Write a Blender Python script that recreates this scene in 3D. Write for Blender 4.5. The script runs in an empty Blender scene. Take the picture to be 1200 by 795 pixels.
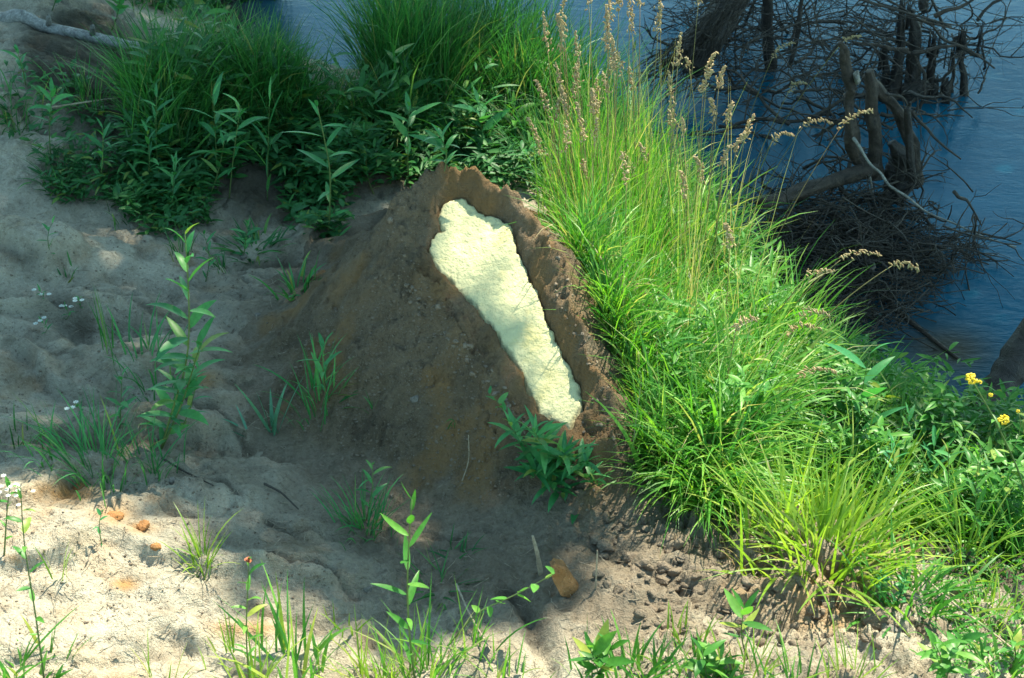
import bpy, bmesh, math, random
import numpy as np
from mathutils import Vector
random.seed(7); RNG = np.random.default_rng(11)
S = bpy.context.scene
COL = S.collection
# ------------------------------------------------------------------ camera
CAM = np.array([0.0, 0.0, 3.2]); PITCH = math.radians(33.0); FPX = 1962.0
cd = bpy.data.cameras.new('camera'); cam = bpy.data.objects.new('camera', cd); COL.objects.link(cam)
cam.location = CAM; cam.rotation_euler = (math.pi/2 - PITCH, 0, 0)
cd.sensor_width = 36; cd.lens = FPX/1200*36; cd.clip_start = .05; cd.clip_end = 1000
cd.dof.use_dof = True; cd.dof.focus_distance = 5.6; cd.dof.aperture_fstop = 9.0
S.camera = cam
# ------------------------------------------------------------------ light
SUN = np.array([0.30, 0.42, 0.86]); SUN /= np.linalg.norm(SUN)
elev = math.asin(SUN[2]); azi = math.atan2(SUN[0], SUN[1])
W = bpy.data.worlds.new('World'); S.world = W; W.use_nodes = True
nt = W.node_tree; bg = nt.nodes['Background']
sky = nt.nodes.new('ShaderNodeTexSky'); sky.sky_type = 'NISHITA'; sky.sun_disc = False
sky.sun_elevation = elev; sky.sun_rotation = azi; sky.ozone_density = 4.0; sky.dust_density = .4
tint = nt.nodes.new('ShaderNodeMix'); tint.data_type = 'RGBA'; tint.blend_type = 'MULTIPLY'; tint.inputs[0].default_value = 1
nt.links.new(sky.outputs[0], tint.inputs[6]); tint.inputs[7].default_value = (.98, 1.12, .80, 1)   # tints the sky light yellow-green for an overall colour cast
nt.links.new(tint.outputs[2], bg.inputs[0]); bg.inputs[1].default_value = 0.15
sd = bpy.data.lights.new('sun', 'SUN'); sd.energy = 4.5; sd.angle = math.radians(.55); sd.color = (1, .95, .74)
so = bpy.data.objects.new('sun', sd); COL.objects.link(so)
so.rotation_euler = Vector(SUN).to_track_quat('Z', 'Y').to_euler()
S.view_settings.view_transform = 'Standard'; S.view_settings.look = 'None'
S.view_settings.exposure = 1.6; S.view_settings.gamma = 1
S.render.resolution_x = 1024; S.render.resolution_y = 678

# ------------------------------------------------------------------ numeric helpers
def _h(ix, iy, s):
    n = (ix.astype(np.int64)*374761393 + iy.astype(np.int64)*668265263 + s*974634777) & 0x7fffffff
    n = ((n ^ (n >> 13))*1274126177) & 0x7fffffff
    return ((n ^ (n >> 16)) & 0xffff)/65535.0*2*math.pi
def gn(x, y, s=0):
    x = np.asarray(x, float); y = np.asarray(y, float)
    x0 = np.floor(x); y0 = np.floor(y); fx = x-x0; fy = y-y0
    u = fx*fx*fx*(fx*(fx*6-15)+10); v = fy*fy*fy*(fy*(fy*6-15)+10)
    def g(i, j):
        a = _h(x0+i, y0+j, s); return np.cos(a)*(fx-i)+np.sin(a)*(fy-j)
    return ((g(0,0)*(1-u)+g(1,0)*u)*(1-v)+(g(0,1)*(1-u)+g(1,1)*u)*v)*1.5
def fbm(x, y, f, o=4, s=0, g=.5):
    r = 0; a = 1
    for k in range(o):
        r = r + a*gn(x*f+k*3.7, y*f+k*1.3, s+k); a *= g; f *= 2.03
    return r
def ridged(x, y, f, o=3, s=0):
    r = 0; a = 1
    for k in range(o):
        r = r + a*(1-np.abs(gn(x*f+k*2.2, y*f-k*4.1, s+k))*2); a *= .5; f *= 2.1
    return r
def worley(x, y, f, s=0):
    x = x*f; y = y*f; x0 = np.floor(x); y0 = np.floor(y); b1 = np.full(np.shape(x), 9.); b2 = b1.copy(); hv = np.zeros(np.shape(x))
    for i in (-1, 0, 1):
        for j in (-1, 0, 1):
            ox = _h(x0+i, y0+j, s)/6.2832; oy = _h(x0+i, y0+j, s+7)/6.2832; d = np.hypot(x0+i+ox-x, y0+j+oy-y); h = _h(x0+i, y0+j, s+13)/6.2832
            m = d < b1; b2 = np.where(m, b1, np.minimum(b2, d)); hv = np.where(m, h, hv); b1 = np.where(m, d, b1)
    return b1, b2-b1, hv
def chunks(x, y, f, s=0):            # broken lumps of earth: random heights, cracks between
    wx = x+.25/f*gn(x*f*1.7, y*f*1.7, s+31); wy = y+.25/f*gn(x*f*1.7, y*f*1.7, s+32); a, e, h = worley(wx, wy, f, s)
    return (h-.5)*sst(0, .16, e)-.35*(1-sst(0, .12, e))-.25*a*a
def sst(a, b, x):
    t = np.clip((x-a)/(b-a), 0, 1); return t*t*(3-2*t)
CP, SP = math.cos(PITCH), math.sin(PITCH)
def rays(px, py):
    u = (np.asarray(px, float)-600)/FPX; v = (397.5-np.asarray(py, float))/FPX
    return np.stack([u, CP+v*SP, -SP+v*CP], -1)
def on_plane(px, py, a, b):          # z = a + b*y
    d = rays(px, py); t = (a+b*CAM[1]-CAM[2])/(d[..., 2]-b*d[..., 1])
    return CAM+d*t[..., None]
def at_y(px, py, y):                 # the point a pixel's ray reaches at depth y
    d = rays(px, py); return CAM+d*(np.asarray(y, float)/d[..., 1])[..., None]
def to_px(P):
    P = np.asarray(P, float)-CAM; dep = P[..., 1]*CP-P[..., 2]*SP; up = P[..., 1]*SP+P[..., 2]*CP
    return 600+FPX*P[..., 0]/dep, 397.5-FPX*up/dep
def seg_dist(x, y, pts, vals=None):
    best = np.full(np.shape(x), 1e9); val = np.zeros(np.shape(x)); sgn = np.ones(np.shape(x))
    for i in range(len(pts)-1):
        ax, ay = pts[i][:2]; bx, by = pts[i+1][:2]; dx, dy = bx-ax, by-ay
        t = np.clip(((x-ax)*dx+(y-ay)*dy)/(dx*dx+dy*dy+1e-12), 0, 1)
        d = np.hypot(x-ax-t*dx, y-ay-t*dy); m = d < best
        best = np.where(m, d, best)
        sgn = np.where(m, np.sign(dx*(y-ay)-dy*(x-ax)), sgn)
        if vals is not None: val = np.where(m, vals[i]+(vals[i+1]-vals[i])*t, val)
    return best, val, sgn
def inpoly(x, y, poly):
    c = np.zeros(np.shape(x), bool); n = len(poly)
    for i in range(n):
        x1, y1 = poly[i][:2]; x2, y2 = poly[(i+1) % n][:2]
        c ^= ((y1 > y) != (y2 > y)) & (x < (x2-x1)*(y-y1)/((y2-y1)+1e-12)+x1)
    return c

# ------------------------------------------------------------------ terrain functions
WATER = -0.9
SHORE = [(30,-25),(8,-2),(3.7,3.0),(2.75,4.6),(2.12,5.4),(1.62,5.85),(1.3,6.4),(1.1,7.0),(.9,7.6),(.4,8.2),(-.4,8.5),(-1.1,8.8),(-1.6,9.6),(-2.1,11),(-3,16),(-8,60),(-40,250)]
def gp(pts): return [tuple(on_plane(p[0], p[1], 0.0, 0.0)[:2]) for p in pts]
GULLY = [ (gp([(596,692),(612,712),(618,745),(650,775),(655,800)]), .03, .07), (gp([(0,392),(60,385),(105,440)]), .06, .06), (gp([(230,365),(262,395),(300,405)]), .03, .035),
          (gp([(140,350),(175,350),(235,392)]), .03, .05), (gp([(0,290),(60,292),(130,310),(165,330)]), .025, .035),
          (gp([(310,620),(350,640),(400,655)]), .012, .015), (gp([(330,755),(420,730),(450,735)]), .03, .04), (gp([(0,440),(70,470),(140,480)]), .05, .04),
          (gp([(800,680),(860,720),(960,740),(1050,730)]), .06, .05), (gp([(820,640),(870,660)]), .04, .05), (gp([(980,680),(1040,715)]), .05, .07),
          (gp([(730,640),(760,670),(800,690)]), .035, .04)]
_lr = np.random.default_rng(5)
for (x0_, x1_, y0_, y1_, n_) in [(-20, 320, 235, 500, 22), (120, 520, 570, 740, 7), (-20, 150, 70, 220, 7)]:
    for _ in range(n_):
        a_ = _lr.uniform(x0_, x1_); b_ = _lr.uniform(y0_, y1_); L_ = _lr.uniform(30, 110); pl = [(a_, b_)]
        for k_ in range(4): a_ += L_/4; b_ += L_/4*_lr.uniform(-.35, .75); pl.append((a_, b_))
        GULLY.append((gp(pl), _lr.uniform(.008, .02), _lr.uniform(.012, .035)))
HUMP = [(gp([(550,775)])[0], .13, .07), (gp([(60,250)])[0], .35, .06), (gp([(40,330)])[0], .25, .05), (gp([(70,130)])[0], .5, .10), (gp([(110,640)])[0], .4, .04),
        (gp([(900,650)])[0], .3, .06), (gp([(190,450)])[0], .2, .03), (gp([(760,690)])[0], .22, .05), (gp([(270,260)])[0], .3, -.06), (gp([(1010,660)])[0], .2, .05)]
def ground(x, y, fine=True):
    x = np.asarray(x, float); y = np.asarray(y, float)
    d, _, sg = seg_dist(x, y, SHORE); d = d*sg      # positive on land (left of the line direction)
    z = np.where(d > 0, WATER-.12+1.02*(1-np.exp(-np.maximum(d, 0)/.72)), WATER-.12+np.maximum(d*.5, -1.2))
    land = sst(.1, 1.2, d)
    z = z+land*(.13*np.clip(-x-.4, 0, 6)+.02*np.clip(y-6, 0, 4))
    z = z+land*fbm(x, y, .8, 2, 5)*.09
    for (c, r, h) in HUMP: z = z+h*np.exp(-((x-c[0])**2+(y-c[1])**2)/(r*r))
    wx = x+.12*gn(x*2.1, y*2.1, 40); wy = y+.12*gn(x*2.1, y*2.1, 41)
    for (pts, w, dp) in GULLY:
        dd, _, _ = seg_dist(wx-.0, wy, pts); z = z-1.2*dp*np.exp(-(dd/w)**2)*(.75+.25*gn(x*9, y*9, 61))
    if fine:
        # small eroded steps facing the camera on the bare left slope
        q = (wy*1.9-wx*.7+.5*fbm(x, y, 1.3, 3, 9))*1.25; fr = q-np.floor(q)
        left = sst(-.2, -.7, x)*sst(2.6, 3.2, y)*(1-sst(7.2, 8, y))
        z = z+left*.095*(sst(0, .16, fr)-fr)*sst(-.25, .35, gn(x*1.1, y*1.1, 77))
        rough = .35+.65*sst(-.1, .8, x)
        crumb = sst(-.1, .5, x)*sst(.9, .3, (y-3.95)/1.2) if False else sst(.15, .6, x)*(1-sst(4.0, 4.5, y-.35*x))
        z = z+(.008*fbm(x, y, 5, 4, 20)+(.4+rough)*.013*fbm(x, y, 17, 4, 30, .6))*(.3+.7*land)
        z = z+crumb*(.045*chunks(x, y, 9, 600)+.026*chunks(x, y, 21, 610)+.012*chunks(x, y, 46, 620))
        z = z+land*(1-crumb)*(.018*chunks(x, y, 26, 630)*sst(-.1, .4, gn(x*2.3, y*2.3, 64))+.006*chunks(x, y, 60, 640)+.004*left*chunks(x*.6, y*1.6, 14, 650))
        z = z-rough*.007*(np.abs(gn(x*11, y*11, 60))-.3)
        z = z+.05*left*fbm(x*.7+y*.5, y*2.2-x*.6, 1.6, 3, 63)
        z = z-.016*sst(.50, .8, ridged(x+.1*gn(x*4,y*4,3), y, 1.9, 2, 50)-.75)*left
    return z
# foam and mound ----------------------------------------------------
FA, FB = .15-.586*4.2, .586          # foam plane z = FA + FB*y
FOAM_PX = [(520,232),(533,228),(547,229),(558,240),(570,247),(583,249),(592,256),(602,262),(604,278),(608,292),(618,312),(626,330),(634,345),(639,362),(646,378),(653,395),(661,412),(669,428),(678,440),(683,458),(685,474),(674,490),(670,503),(660,498),(648,494),(633,484),(627,471),(619,459),(613,440),(603,425),(594,410),(585,396),(575,382),(563,368),(553,355),(543,343),(532,332),(520,320),(506,308),(502,292),(503,278),(516,268),(512,252),(514,240)]
FOAM = [tuple(p[:2]) for p in on_plane(np.array([p[0] for p in FOAM_PX]), np.array([p[1] for p in FOAM_PX]), FA, FB)]
CREST = [ # px, py, height over the foam plane, outer slope
 (524,190,.10,1.2),(500,197,.10,1.3),(474,218,.09,1.45),(458,240,.09,1.5),(462,268,.08,1.4),(478,298,.07,1.25),(496,328,.06,1.2),(518,364,.045,1.1),(543,402,.035,1.05),
 (568,438,.03,1.0),(594,474,.03,1.0),(622,502,.03,1.0),(652,524,.03,1.1),(690,526,.05,1.2),(718,508,.07,1.2),(722,480,.07,1.2),(706,440,.08,1.2),(690,400,.085,1.2),(672,355,.09,1.2),(662,318,.09,1.2),
 (652,284,.08,1.2),(634,250,.07,1.2),(606,232,.06,1.2),(580,216,.07,1.2),(552,196,.09,1.2),(524,190,.10,1.2)]
CR = []
for (a, b, h, sl) in CREST:
    p = on_plane(np.array(float(a)), np.array(float(b)), FA+h, FB); CR.append((p[0], p[1], p[2], sl))
CRZ = [c[2] for c in CR]; CRS = [c[3] for c in CR]
def foam_sd(x, y):
    d, _, _ = seg_dist(x, y, FOAM+[FOAM[0]]); return np.where(inpoly(x, y, FOAM), -d, d)
def mound(x, y):
    wx = x+.03*gn(x*7, y*7, 90)+.012*gn(x*23, y*23, 92); wy = y+.03*gn(x*7, y*7, 91)+.012*gn(x*23, y*23, 93)
    df = foam_sd(x, y)
    dc, cz, _ = seg_dist(wx, wy, CR, CRZ); _, cs, _ = seg_dist(wx, wy, CR, CRS)
    inside = inpoly(wx, wy, CR)
    plane = FA+FB*y
    q = np.clip(df, 0, 9)/(np.clip(df, 0, 9)+dc+1e-6)
    rag = df+.010*fbm(x, y, 26, 3, 120)-.008
    zin = np.where(rag < 0, plane+.010-.08*sst(0, .022, -rag), plane+.010+(cz-plane-.010)*q**1.15)
    # outside: a pile that falls away, a bit steeper at the top, spreading at the foot
    fall = cs*.82*(dc-.36*dc*dc)*(dc < 1.0)+cs*.82*.64*(dc >= 1.0)*1.0+.06*(1-np.exp(-dc/.05))+.35*np.maximum(dc-.95, 0)
    rill = .022*gn(np.arctan2(wy-4.75, wx+.1)*9, dc*1.5, 70)*sst(.05, .3, dc)
    zout = cz-fall+rill
    z = np.where(inside, zin, zout)
    z = z+np.where(df < -.02, 0, .3+.7*sst(0, .03, df))*(.013*fbm(x, y, 9, 4, 100)+.010*(np.abs(gn(x*24, y*24, 104))-.25)+.004*fbm(x, y, 60, 2, 108))
    ch = np.where(df < -.02, 0, .25+.75*sst(0, .05, df))*(.30+.45*np.exp(-(dc/.10)**2))
    z = z+ch*(.026*chunks(x, y, 13, 700)+.026*chunks(x, y, 32, 710)+.016*chunks(x, y, 66, 720))
    z = z-.020*np.where(inside, 0, 1)*sst(.04, .3, dc)*np.abs(gn(np.arctan2(wy-4.75, wx+.1)*13+.4*gn(x*5, y*5, 71), dc*1.1, 72))
    z = z+.02*np.exp(-(dc/.06)**2)*gn(x*13, y*13, 111)*(df > .01)
    return z
MX0, MX1, MY0, MY1 = -1.35, .95, 3.55, 5.95
def surf(x, y):
    g = ground(x, y); m = mound(x, y)
    inb = (x > MX0) & (x < MX1) & (y > MY0) & (y < MY1)
    return np.where(inb, np.maximum(g, m), g)
def pick(px, py, f=surf):
    d = rays(px, py); lo = np.full(d.shape[:-1], 2.0); t = lo.copy(); done = np.zeros(lo.shape, bool)
    for k in range(150):
        P = CAM+d*t[..., None]; hit = P[..., 2] <= f(P[..., 0], P[..., 1])
        done |= hit; t = np.where(done, t, t+.06)
    lo = t-.06; hi = t
    for k in range(7):
        mid = (lo+hi)/2; P = CAM+d*mid[..., None]; hit = P[..., 2] <= f(P[..., 0], P[..., 1])
        hi = np.where(hit, mid, hi); lo = np.where(hit, lo, mid)
    P = CAM+d*hi[..., None]; return P
def pick1(px, py, f=surf): return pick(np.array([float(px)]), np.array([float(py)]), f)[0]

# ------------------------------------------------------------------ mesh helpers
def tag(o, label=None, cat=None, group=None, kind=None):
    if label: o['label'] = label
    if cat: o['category'] = cat
    if group: o['group'] = group
    if kind: o['kind'] = kind
    return o
def quad_mesh(name, V, F, mat, parent=None, attrs=None, smooth=True):
    V = np.asarray(V, np.float32); F = np.asarray(F, np.int32)
    org = np.zeros(3, np.float32)
    me = bpy.data.meshes.new(name)
    me.vertices.add(len(V)); me.loops.add(F.size); me.polygons.add(len(F))
    loc = V-org
    if parent is None:
        org = V.mean(0); org[2] = V[:, 2].min(); loc = V-org
    else:
        org = np.array(parent.location, np.float32); loc = V-org
    me.vertices.foreach_set('co', loc.ravel()); me.loops.foreach_set('vertex_index', F.ravel())
    me.polygons.foreach_set('loop_start', np.arange(len(F), dtype=np.int32)*4)
    me.polygons.foreach_set('use_smooth', np.full(len(F), smooth))
    for k, a in (attrs or {}).items():
        at = me.attributes.new(k, 'FLOAT', 'POINT'); at.data.foreach_set('value', np.asarray(a, np.float32))
    me.update(calc_edges=True); me.validate()
    me.materials.append(mat)
    o = bpy.data.objects.new(name, me); COL.objects.link(o)
    if parent is None: o.location = org.tolist()
    else: o.parent = parent
    return o
def empty(name, loc):
    o = bpy.data.objects.new(name, None); o.empty_display_size = .05; o.location = [float(v) for v in loc]; COL.objects.link(o); return o
class MB:
    def __init__(s): s.V = []; s.F = []; s.R = []; s.n = 0
    def add(s, V, F, R=None):
        V = np.asarray(V); s.V.append(V); s.F.append(np.asarray(F)+s.n); s.n += len(V)
        s.R.append(np.full(len(V), random.random()) if R is None else np.asarray(R, float))
    def build(s, name, mat, parent=None, smooth=True):
        return quad_mesh(name, np.concatenate(s.V), np.concatenate(s.F), mat, parent, {'rnd': np.concatenate(s.R)}, smooth)
    def tube(s, P, R, sides=5, rr=None):
        P = np.asarray(P, float); R = np.asarray(R, float)*np.ones(len(P)); n = len(P)
        T = np.gradient(P, axis=0); T /= np.linalg.norm(T, axis=1)[:, None]+1e-9
        up = np.array([.31, .17, .93]); A = np.cross(T, up); A /= np.linalg.norm(A, axis=1)[:, None]+1e-9; B = np.cross(T, A)
        a = np.arange(sides)/sides*2*math.pi
        V = P[:, None]+R[:, None, None]*(np.cos(a)[None, :, None]*A[:, None]+np.sin(a)[None, :, None]*B[:, None])
        i = np.arange(n-1)[:, None]*sides; j = np.arange(sides)[None]; j2 = (j+1) % sides
        F = np.stack([i+j, i+j2, i+sides+j2, i+sides+j], -1).reshape(-1, 4)
        V = V.reshape(-1, 3); capv = np.array([P[0], P[-1]]); k = len(V)
        caps = []
        for q in range(0, sides-1, 2):
            caps.append([k, (q+2) % sides, q+1, q]); o = (n-1)*sides; caps.append([k+1, o+q, o+q+1, o+(q+2) % sides])
        s.add(np.concatenate([V, capv]), np.concatenate([F, np.array(caps)]), None if rr is None else np.full(k+2, rr))
    def ribbons(s, base, az, L, Wd, t0, t1, n=5, kind='blade', fold=0., roll=None, rnd=None, power=1.):
        base = np.asarray(base, float); N = len(base); o = np.ones(N)
        az = az*o; L = L*o; Wd = Wd*o; t0 = t0*o; t1 = t1*o; roll = (0 if roll is None else roll)*o
        u = np.linspace(0, 1, n+1)
        th = t0[:, None]+(t1-t0)[:, None]*u[None]**power
        D = np.stack([np.sin(th)*np.cos(az)[:, None], np.sin(th)*np.sin(az)[:, None], np.cos(th)], -1)
        P = np.concatenate([np.zeros((N, 1, 3)), np.cumsum((D[:, :-1]+D[:, 1:])/2*(L/n)[:, None, None], 1)], 1)+base[:, None]
        side = np.stack([-np.sin(az), np.cos(az), 0*az], -1)[:, None]*np.ones((1, n+1, 1))
        nor = np.cross(D, side); c = np.cos(roll)[:, None, None]; sn = np.sin(roll)[:, None, None]
        side, nor = side*c+nor*sn, nor*c-side*sn
        if kind == 'blade': w = np.minimum(1, .55+u*1.6)*(1-u**2.2)+.04
        elif kind == 'lance': w = np.sin(np.pi*np.clip(u, 0, 1)**.75)**.85+.05
        else: w = np.sin(np.pi*u**.6)**.7+.05
        w = (w[None]*Wd[:, None]/2)[..., None]
        rnd = RNG.random(N) if rnd is None else rnd*o
        if fold:
            V = np.stack([P-side*w, P-nor*w*fold, P+side*w], 2); m = 3
        else:
            V = np.stack([P-side*w, P+side*w], 2); m = 2
        V = V.reshape(-1, 3)
        i = (np.arange(N)*(n+1)*m)[:, None, None]+(np.arange(n)*m)[None, :, None]+np.arange(m-1)[None, None]
        F = np.stack([i, i+1, i+m+1, i+m], -1).reshape(-1, 4)
        s.add(V, F, np.repeat(rnd, (n+1)*m))
_cs = {}
def cubesphere(n):
    if n in _cs: return _cs[n]
    V = []; F = []; idx = {}
    def vid(p):
        k = tuple(np.round(p, 5))
        if k not in idx: idx[k] = len(V); V.append(p)
        return idx[k]
    g = np.tan(np.linspace(-1, 1, n+1)*math.pi/4)
    for ax in range(3):
        for sg in (-1, 1):
            for i in range(n):
                for j in range(n):
                    q = []
                    for (a, b) in ((i, j), (i+1, j), (i+1, j+1), (i, j+1)):
                        p = np.zeros(3); p[ax] = sg; p[(ax+1) % 3] = g[a]; p[(ax+2) % 3] = g[b]; q.append(vid(p))
                    F.append(q if sg > 0 else q[::-1])
    V = np.array(V); V /= np.linalg.norm(V, axis=1)[:, None]; _cs[n] = (V, np.array(F)); return _cs[n]
def rock(mb, c, r, n=4, cuts=9, lo=.62, rr=None, rng=RNG):
    V, F = cubesphere(n); V = V.copy()
    for k in range(cuts):
        d = rng.normal(size=3); d /= np.linalg.norm(d); h = rng.uniform(lo, .95); q = V@d
        V = V-np.maximum(q-h, 0)[:, None]*d
    a = rng.uniform(0, 6.3); ca, sa = math.cos(a), math.sin(a)
    V = V*np.asarray(r); V = np.stack([V[:, 0]*ca-V[:, 1]*sa, V[:, 0]*sa+V[:, 1]*ca, V[:, 2]], -1)
    V = V*(1+.06*rng.normal(size=(len(V), 1)))
    mb.add(V+np.asarray(c), F, None if rr is None else np.full(len(V), rr))

# ------------------------------------------------------------------ materials
def newmat(name):
    m = bpy.data.materials.new(name); m.use_nodes = True; n = m.node_tree
    for x in list(n.nodes): n.nodes.remove(x)
    return m, n, n.nodes.new('ShaderNodeOutputMaterial')
def N(n, t, **kw):
    x = n.nodes.new(t)
    for k, v in kw.items():
        if k.startswith('i_'): x.inputs[k[2:].replace('_', ' ')].default_value = v
        else: setattr(x, k, v)
    return x
def noise(n, scale, detail=5, rough=.6, vec=None, dist=0):
    x = N(n, 'ShaderNodeTexNoise'); x.inputs['Scale'].default_value = scale; x.inputs['Detail'].default_value = detail
    x.inputs['Roughness'].default_value = rough; x.inputs['Distortion'].default_value = dist
    if vec: n.links.new(vec, x.inputs['Vector'])
    return x.outputs['Fac']
def ramp(n, fac, stops):
    r = N(n, 'ShaderNodeValToRGB'); e = r.color_ramp.elements
    while len(e) < len(stops): e.new(.5)
    for el, (p, c) in zip(e, stops): el.position = p; el.color = (*c, 1) if len(c) == 3 else c
    n.links.new(fac, r.inputs[0]); return r.outputs[0]
def mix(n, f, a, b, mode='MIX'):
    x = N(n, 'ShaderNodeMix', data_type='RGBA', blend_type=mode)
    for s, v in ((0, f), (6, a), (7, b)):
        if isinstance(v, (int, float)): x.inputs[s].default_value = v
        elif isinstance(v, tuple): x.inputs[s].default_value = (*v, 1)
        else: n.links.new(v, x.inputs[s])
    return x.outputs[2]
def attr(n, name): return N(n, 'ShaderNodeAttribute', attribute_name=name).outputs['Fac']
def geo(n): return N(n, 'ShaderNodeNewGeometry').outputs['Position']
def leafmat(name, stops, trans=.4, rough=.42, tcol=(1.15, 1.25, .5), spec=.4):
    m, n, out = newmat(name)
    c = ramp(n, attr(n, 'rnd'), stops)
    v = noise(n, 3.0, 3, .5, geo(n)); c = mix(n, 1.0, c, ramp(n, v, [(.3, (.75, .8, .8)), (.7, (1.2, 1.15, 1.1))]), 'MULTIPLY')
    f = noise(n, 90, 2, .5, geo(n)); c = mix(n, 1.0, c, ramp(n, f, [(.3, (.85, .85, .85)), (.7, (1.12, 1.12, 1.12))]), 'MULTIPLY')
    p = N(n, 'ShaderNodeBsdfPrincipled'); p.inputs['Roughness'].default_value = rough; p.inputs['Specular IOR Level'].default_value = spec
    n.links.new(c, p.inputs['Base Color'])
    t = N(n, 'ShaderNodeBsdfTranslucent'); n.links.new(mix(n, 1.0, c, tcol, 'MULTIPLY'), t.inputs[0])
    x = N(n, 'ShaderNodeMixShader'); x.inputs[0].default_value = trans
    n.links.new(p.outputs[0], x.inputs[1]); n.links.new(t.outputs[0], x.inputs[2]); n.links.new(x.outputs[0], out.inputs[0]); return m
def soilmat(name, base, dark, fleck, clay=None, bump=.012, mottled=1.):
    m, n, out = newmat(name); g = geo(n)
    big = noise(n, 1.6, 5, .65, g, .4); mid = noise(n, 9, 6, .7, g, .3); fine = noise(n, 70, 4, .75, g); vf = noise(n, 260, 2, .6, g)
    c = mix(n, ramp(n, big, [(.35, (0,0,0)), (.68, (1,1,1))]), base, tuple(b*.72 for b in base))
    c = mix(n, ramp(n, mid, [(.50, (0,0,0)), (.72, (mottled,)*3)]), c, dark)
    c = mix(n, 1.0, c, ramp(n, fine, [(.30, (.45,.43,.41)), (.42, (.92,.92,.92)), (.6, (1.05,1.05,1.05)), (.8, (1.35,1.35,1.32))]), 'MULTIPLY')
    c = mix(n, ramp(n, vf, [(.62, (0,0,0)), (.72, (.8,.8,.8))]), c, fleck)
    if clay: 
        cl = N(n, 'ShaderNodeMath', operation='MULTIPLY'); n.links.new(attr(n, 'clay'), cl.inputs[0]); n.links.new(ramp(n, mid, [(.35, (.45,.45,.45)), (.55, (1,1,1))]), cl.inputs[1])
        c = mix(n, cl.outputs[0], c, clay)
        c = mix(n, attr(n, 'earth'), c, mix(n, ramp(n, fine, [(.3, (0,0,0)), (.7, (1,1,1))]), (.165,.128,.092), (.27,.22,.165)))
        c = mix(n, attr(n, 'humus_shade'), c, (.060, .050, .036))
    p = N(n, 'ShaderNodeBsdfPrincipled'); p.inputs['Roughness'].default_value = .93; p.inputs['Specular IOR Level'].default_value = .2
    n.links.new(c, p.inputs['Base Color'])
    h = N(n, 'ShaderNodeMath', operation='MULTIPLY_ADD'); n.links.new(fine, h.inputs[0]); h.inputs[1].default_value = .55; n.links.new(mid, h.inputs[2])
    h2 = N(n, 'ShaderNodeMath', operation='MULTIPLY_ADD'); n.links.new(vf, h2.inputs[0]); h2.inputs[1].default_value = .16; n.links.new(h.outputs[0], h2.inputs[2])
    b = N(n, 'ShaderNodeBump'); b.inputs['Distance'].default_value = bump*3.2; b.inputs['Strength'].default_value = .9
    n.links.new(h2.outputs[0], b.inputs['Height']); n.links.new(b.outputs[0], p.inputs['Normal'])
    n.links.new(p.outputs[0], out.inputs[0]); return m
M = {}
M['sand'] = soilmat('sandy_soil', (.50,.435,.34), (.20,.155,.11), (.62,.60,.52), (.42,.23,.09), .012, .9)
M['mound'] = soilmat('mound_earth', (.20,.148,.098), (.105,.075,.048), (.34,.30,.25), (.235,.140,.065), .015)
M['clod'] = soilmat('clod_earth', (.25,.195,.145), (.16,.12,.085), (.40,.35,.29), None, .008)
M['pebble'] = soilmat('pebble_stone', (.24,.21,.18), (.15,.13,.11), (.38,.35,.31), None, .004)
M['rock'] = soilmat('rusty_stone', (.40,.19,.075), (.17,.09,.045), (.42,.30,.18), None, .005)
M['grass_dark'] = leafmat('shaded_grass', [(0,(.022,.12,.032)), (.5,(.045,.20,.05)), (.85,(.09,.27,.07)), (1,(.26,.27,.12))], .38, .42)  # darker copy of the grass, shade put into its greens
M['grass_lit'] = leafmat('sunlit_grass', [(0,(.04,.18,.025)), (.4,(.10,.31,.035)), (.75,(.22,.42,.055)), (.92,(.32,.38,.12)), (1,(.45,.38,.22))], .45, .46, spec=.5)  # brighter copy of the grass, sunlight put into its greens
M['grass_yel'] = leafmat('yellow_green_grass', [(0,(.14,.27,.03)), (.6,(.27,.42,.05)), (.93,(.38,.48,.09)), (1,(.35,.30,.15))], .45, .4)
M['herb_dark'] = leafmat('herb_leaf_shaded', [(0,(.02,.10,.032)), (.6,(.033,.15,.042)), (.92,(.06,.20,.05)), (1,(.17,.22,.04))], .3, .5, spec=.3)  # herb leaf for shaded spots, darkened in the colour itself
M['herb_lit'] = leafmat('herb_leaf_sunlit', [(0,(.04,.17,.03)), (.6,(.08,.26,.04)), (.92,(.15,.34,.06)), (1,(.32,.36,.07))], .42, .42, spec=.35)  # same herb leaf for sunny spots, sun painted into the colour
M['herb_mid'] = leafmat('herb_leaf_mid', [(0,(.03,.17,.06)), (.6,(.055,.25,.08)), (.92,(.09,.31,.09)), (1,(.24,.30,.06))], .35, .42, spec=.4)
M['glaucous'] = leafmat('glaucous_leaf', [(0,(.08,.24,.17)), (1,(.12,.30,.20))], .25, .45)
M['stem'] = leafmat('green_stem', [(0,(.07,.14,.04)), (1,(.14,.20,.06))], .1, .5)
M['straw'] = leafmat('straw_stem', [(0,(.22,.20,.07)), (.6,(.32,.26,.12)), (1,(.34,.20,.11))], .15, .5)
M['seed'] = leafmat('seed_head', [(0,(.42,.33,.17)), (.6,(.56,.45,.27)), (1,(.42,.27,.15))], .3, .6, (1.1,1,.8))
M['tree_leaf'] = leafmat('tree_leaf', [(0,(.05,.12,.03)), (1,(.09,.18,.04))], .45, .4)
M['white_petal'] = leafmat('white_petal', [(0,(.78,.78,.74)), (1,(.85,.85,.82))], .3, .6, (1,1,1))
M['yellow_petal'] = leafmat('yellow_petal', [(0,(.80,.62,.03)), (1,(.85,.70,.08))], .25, .6, (1,1,.8))
M['red_bud'] = leafmat('red_bud', [(0,(.45,.10,.05)), (1,(.50,.16,.07))], .2, .6, (1,1,1))
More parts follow.
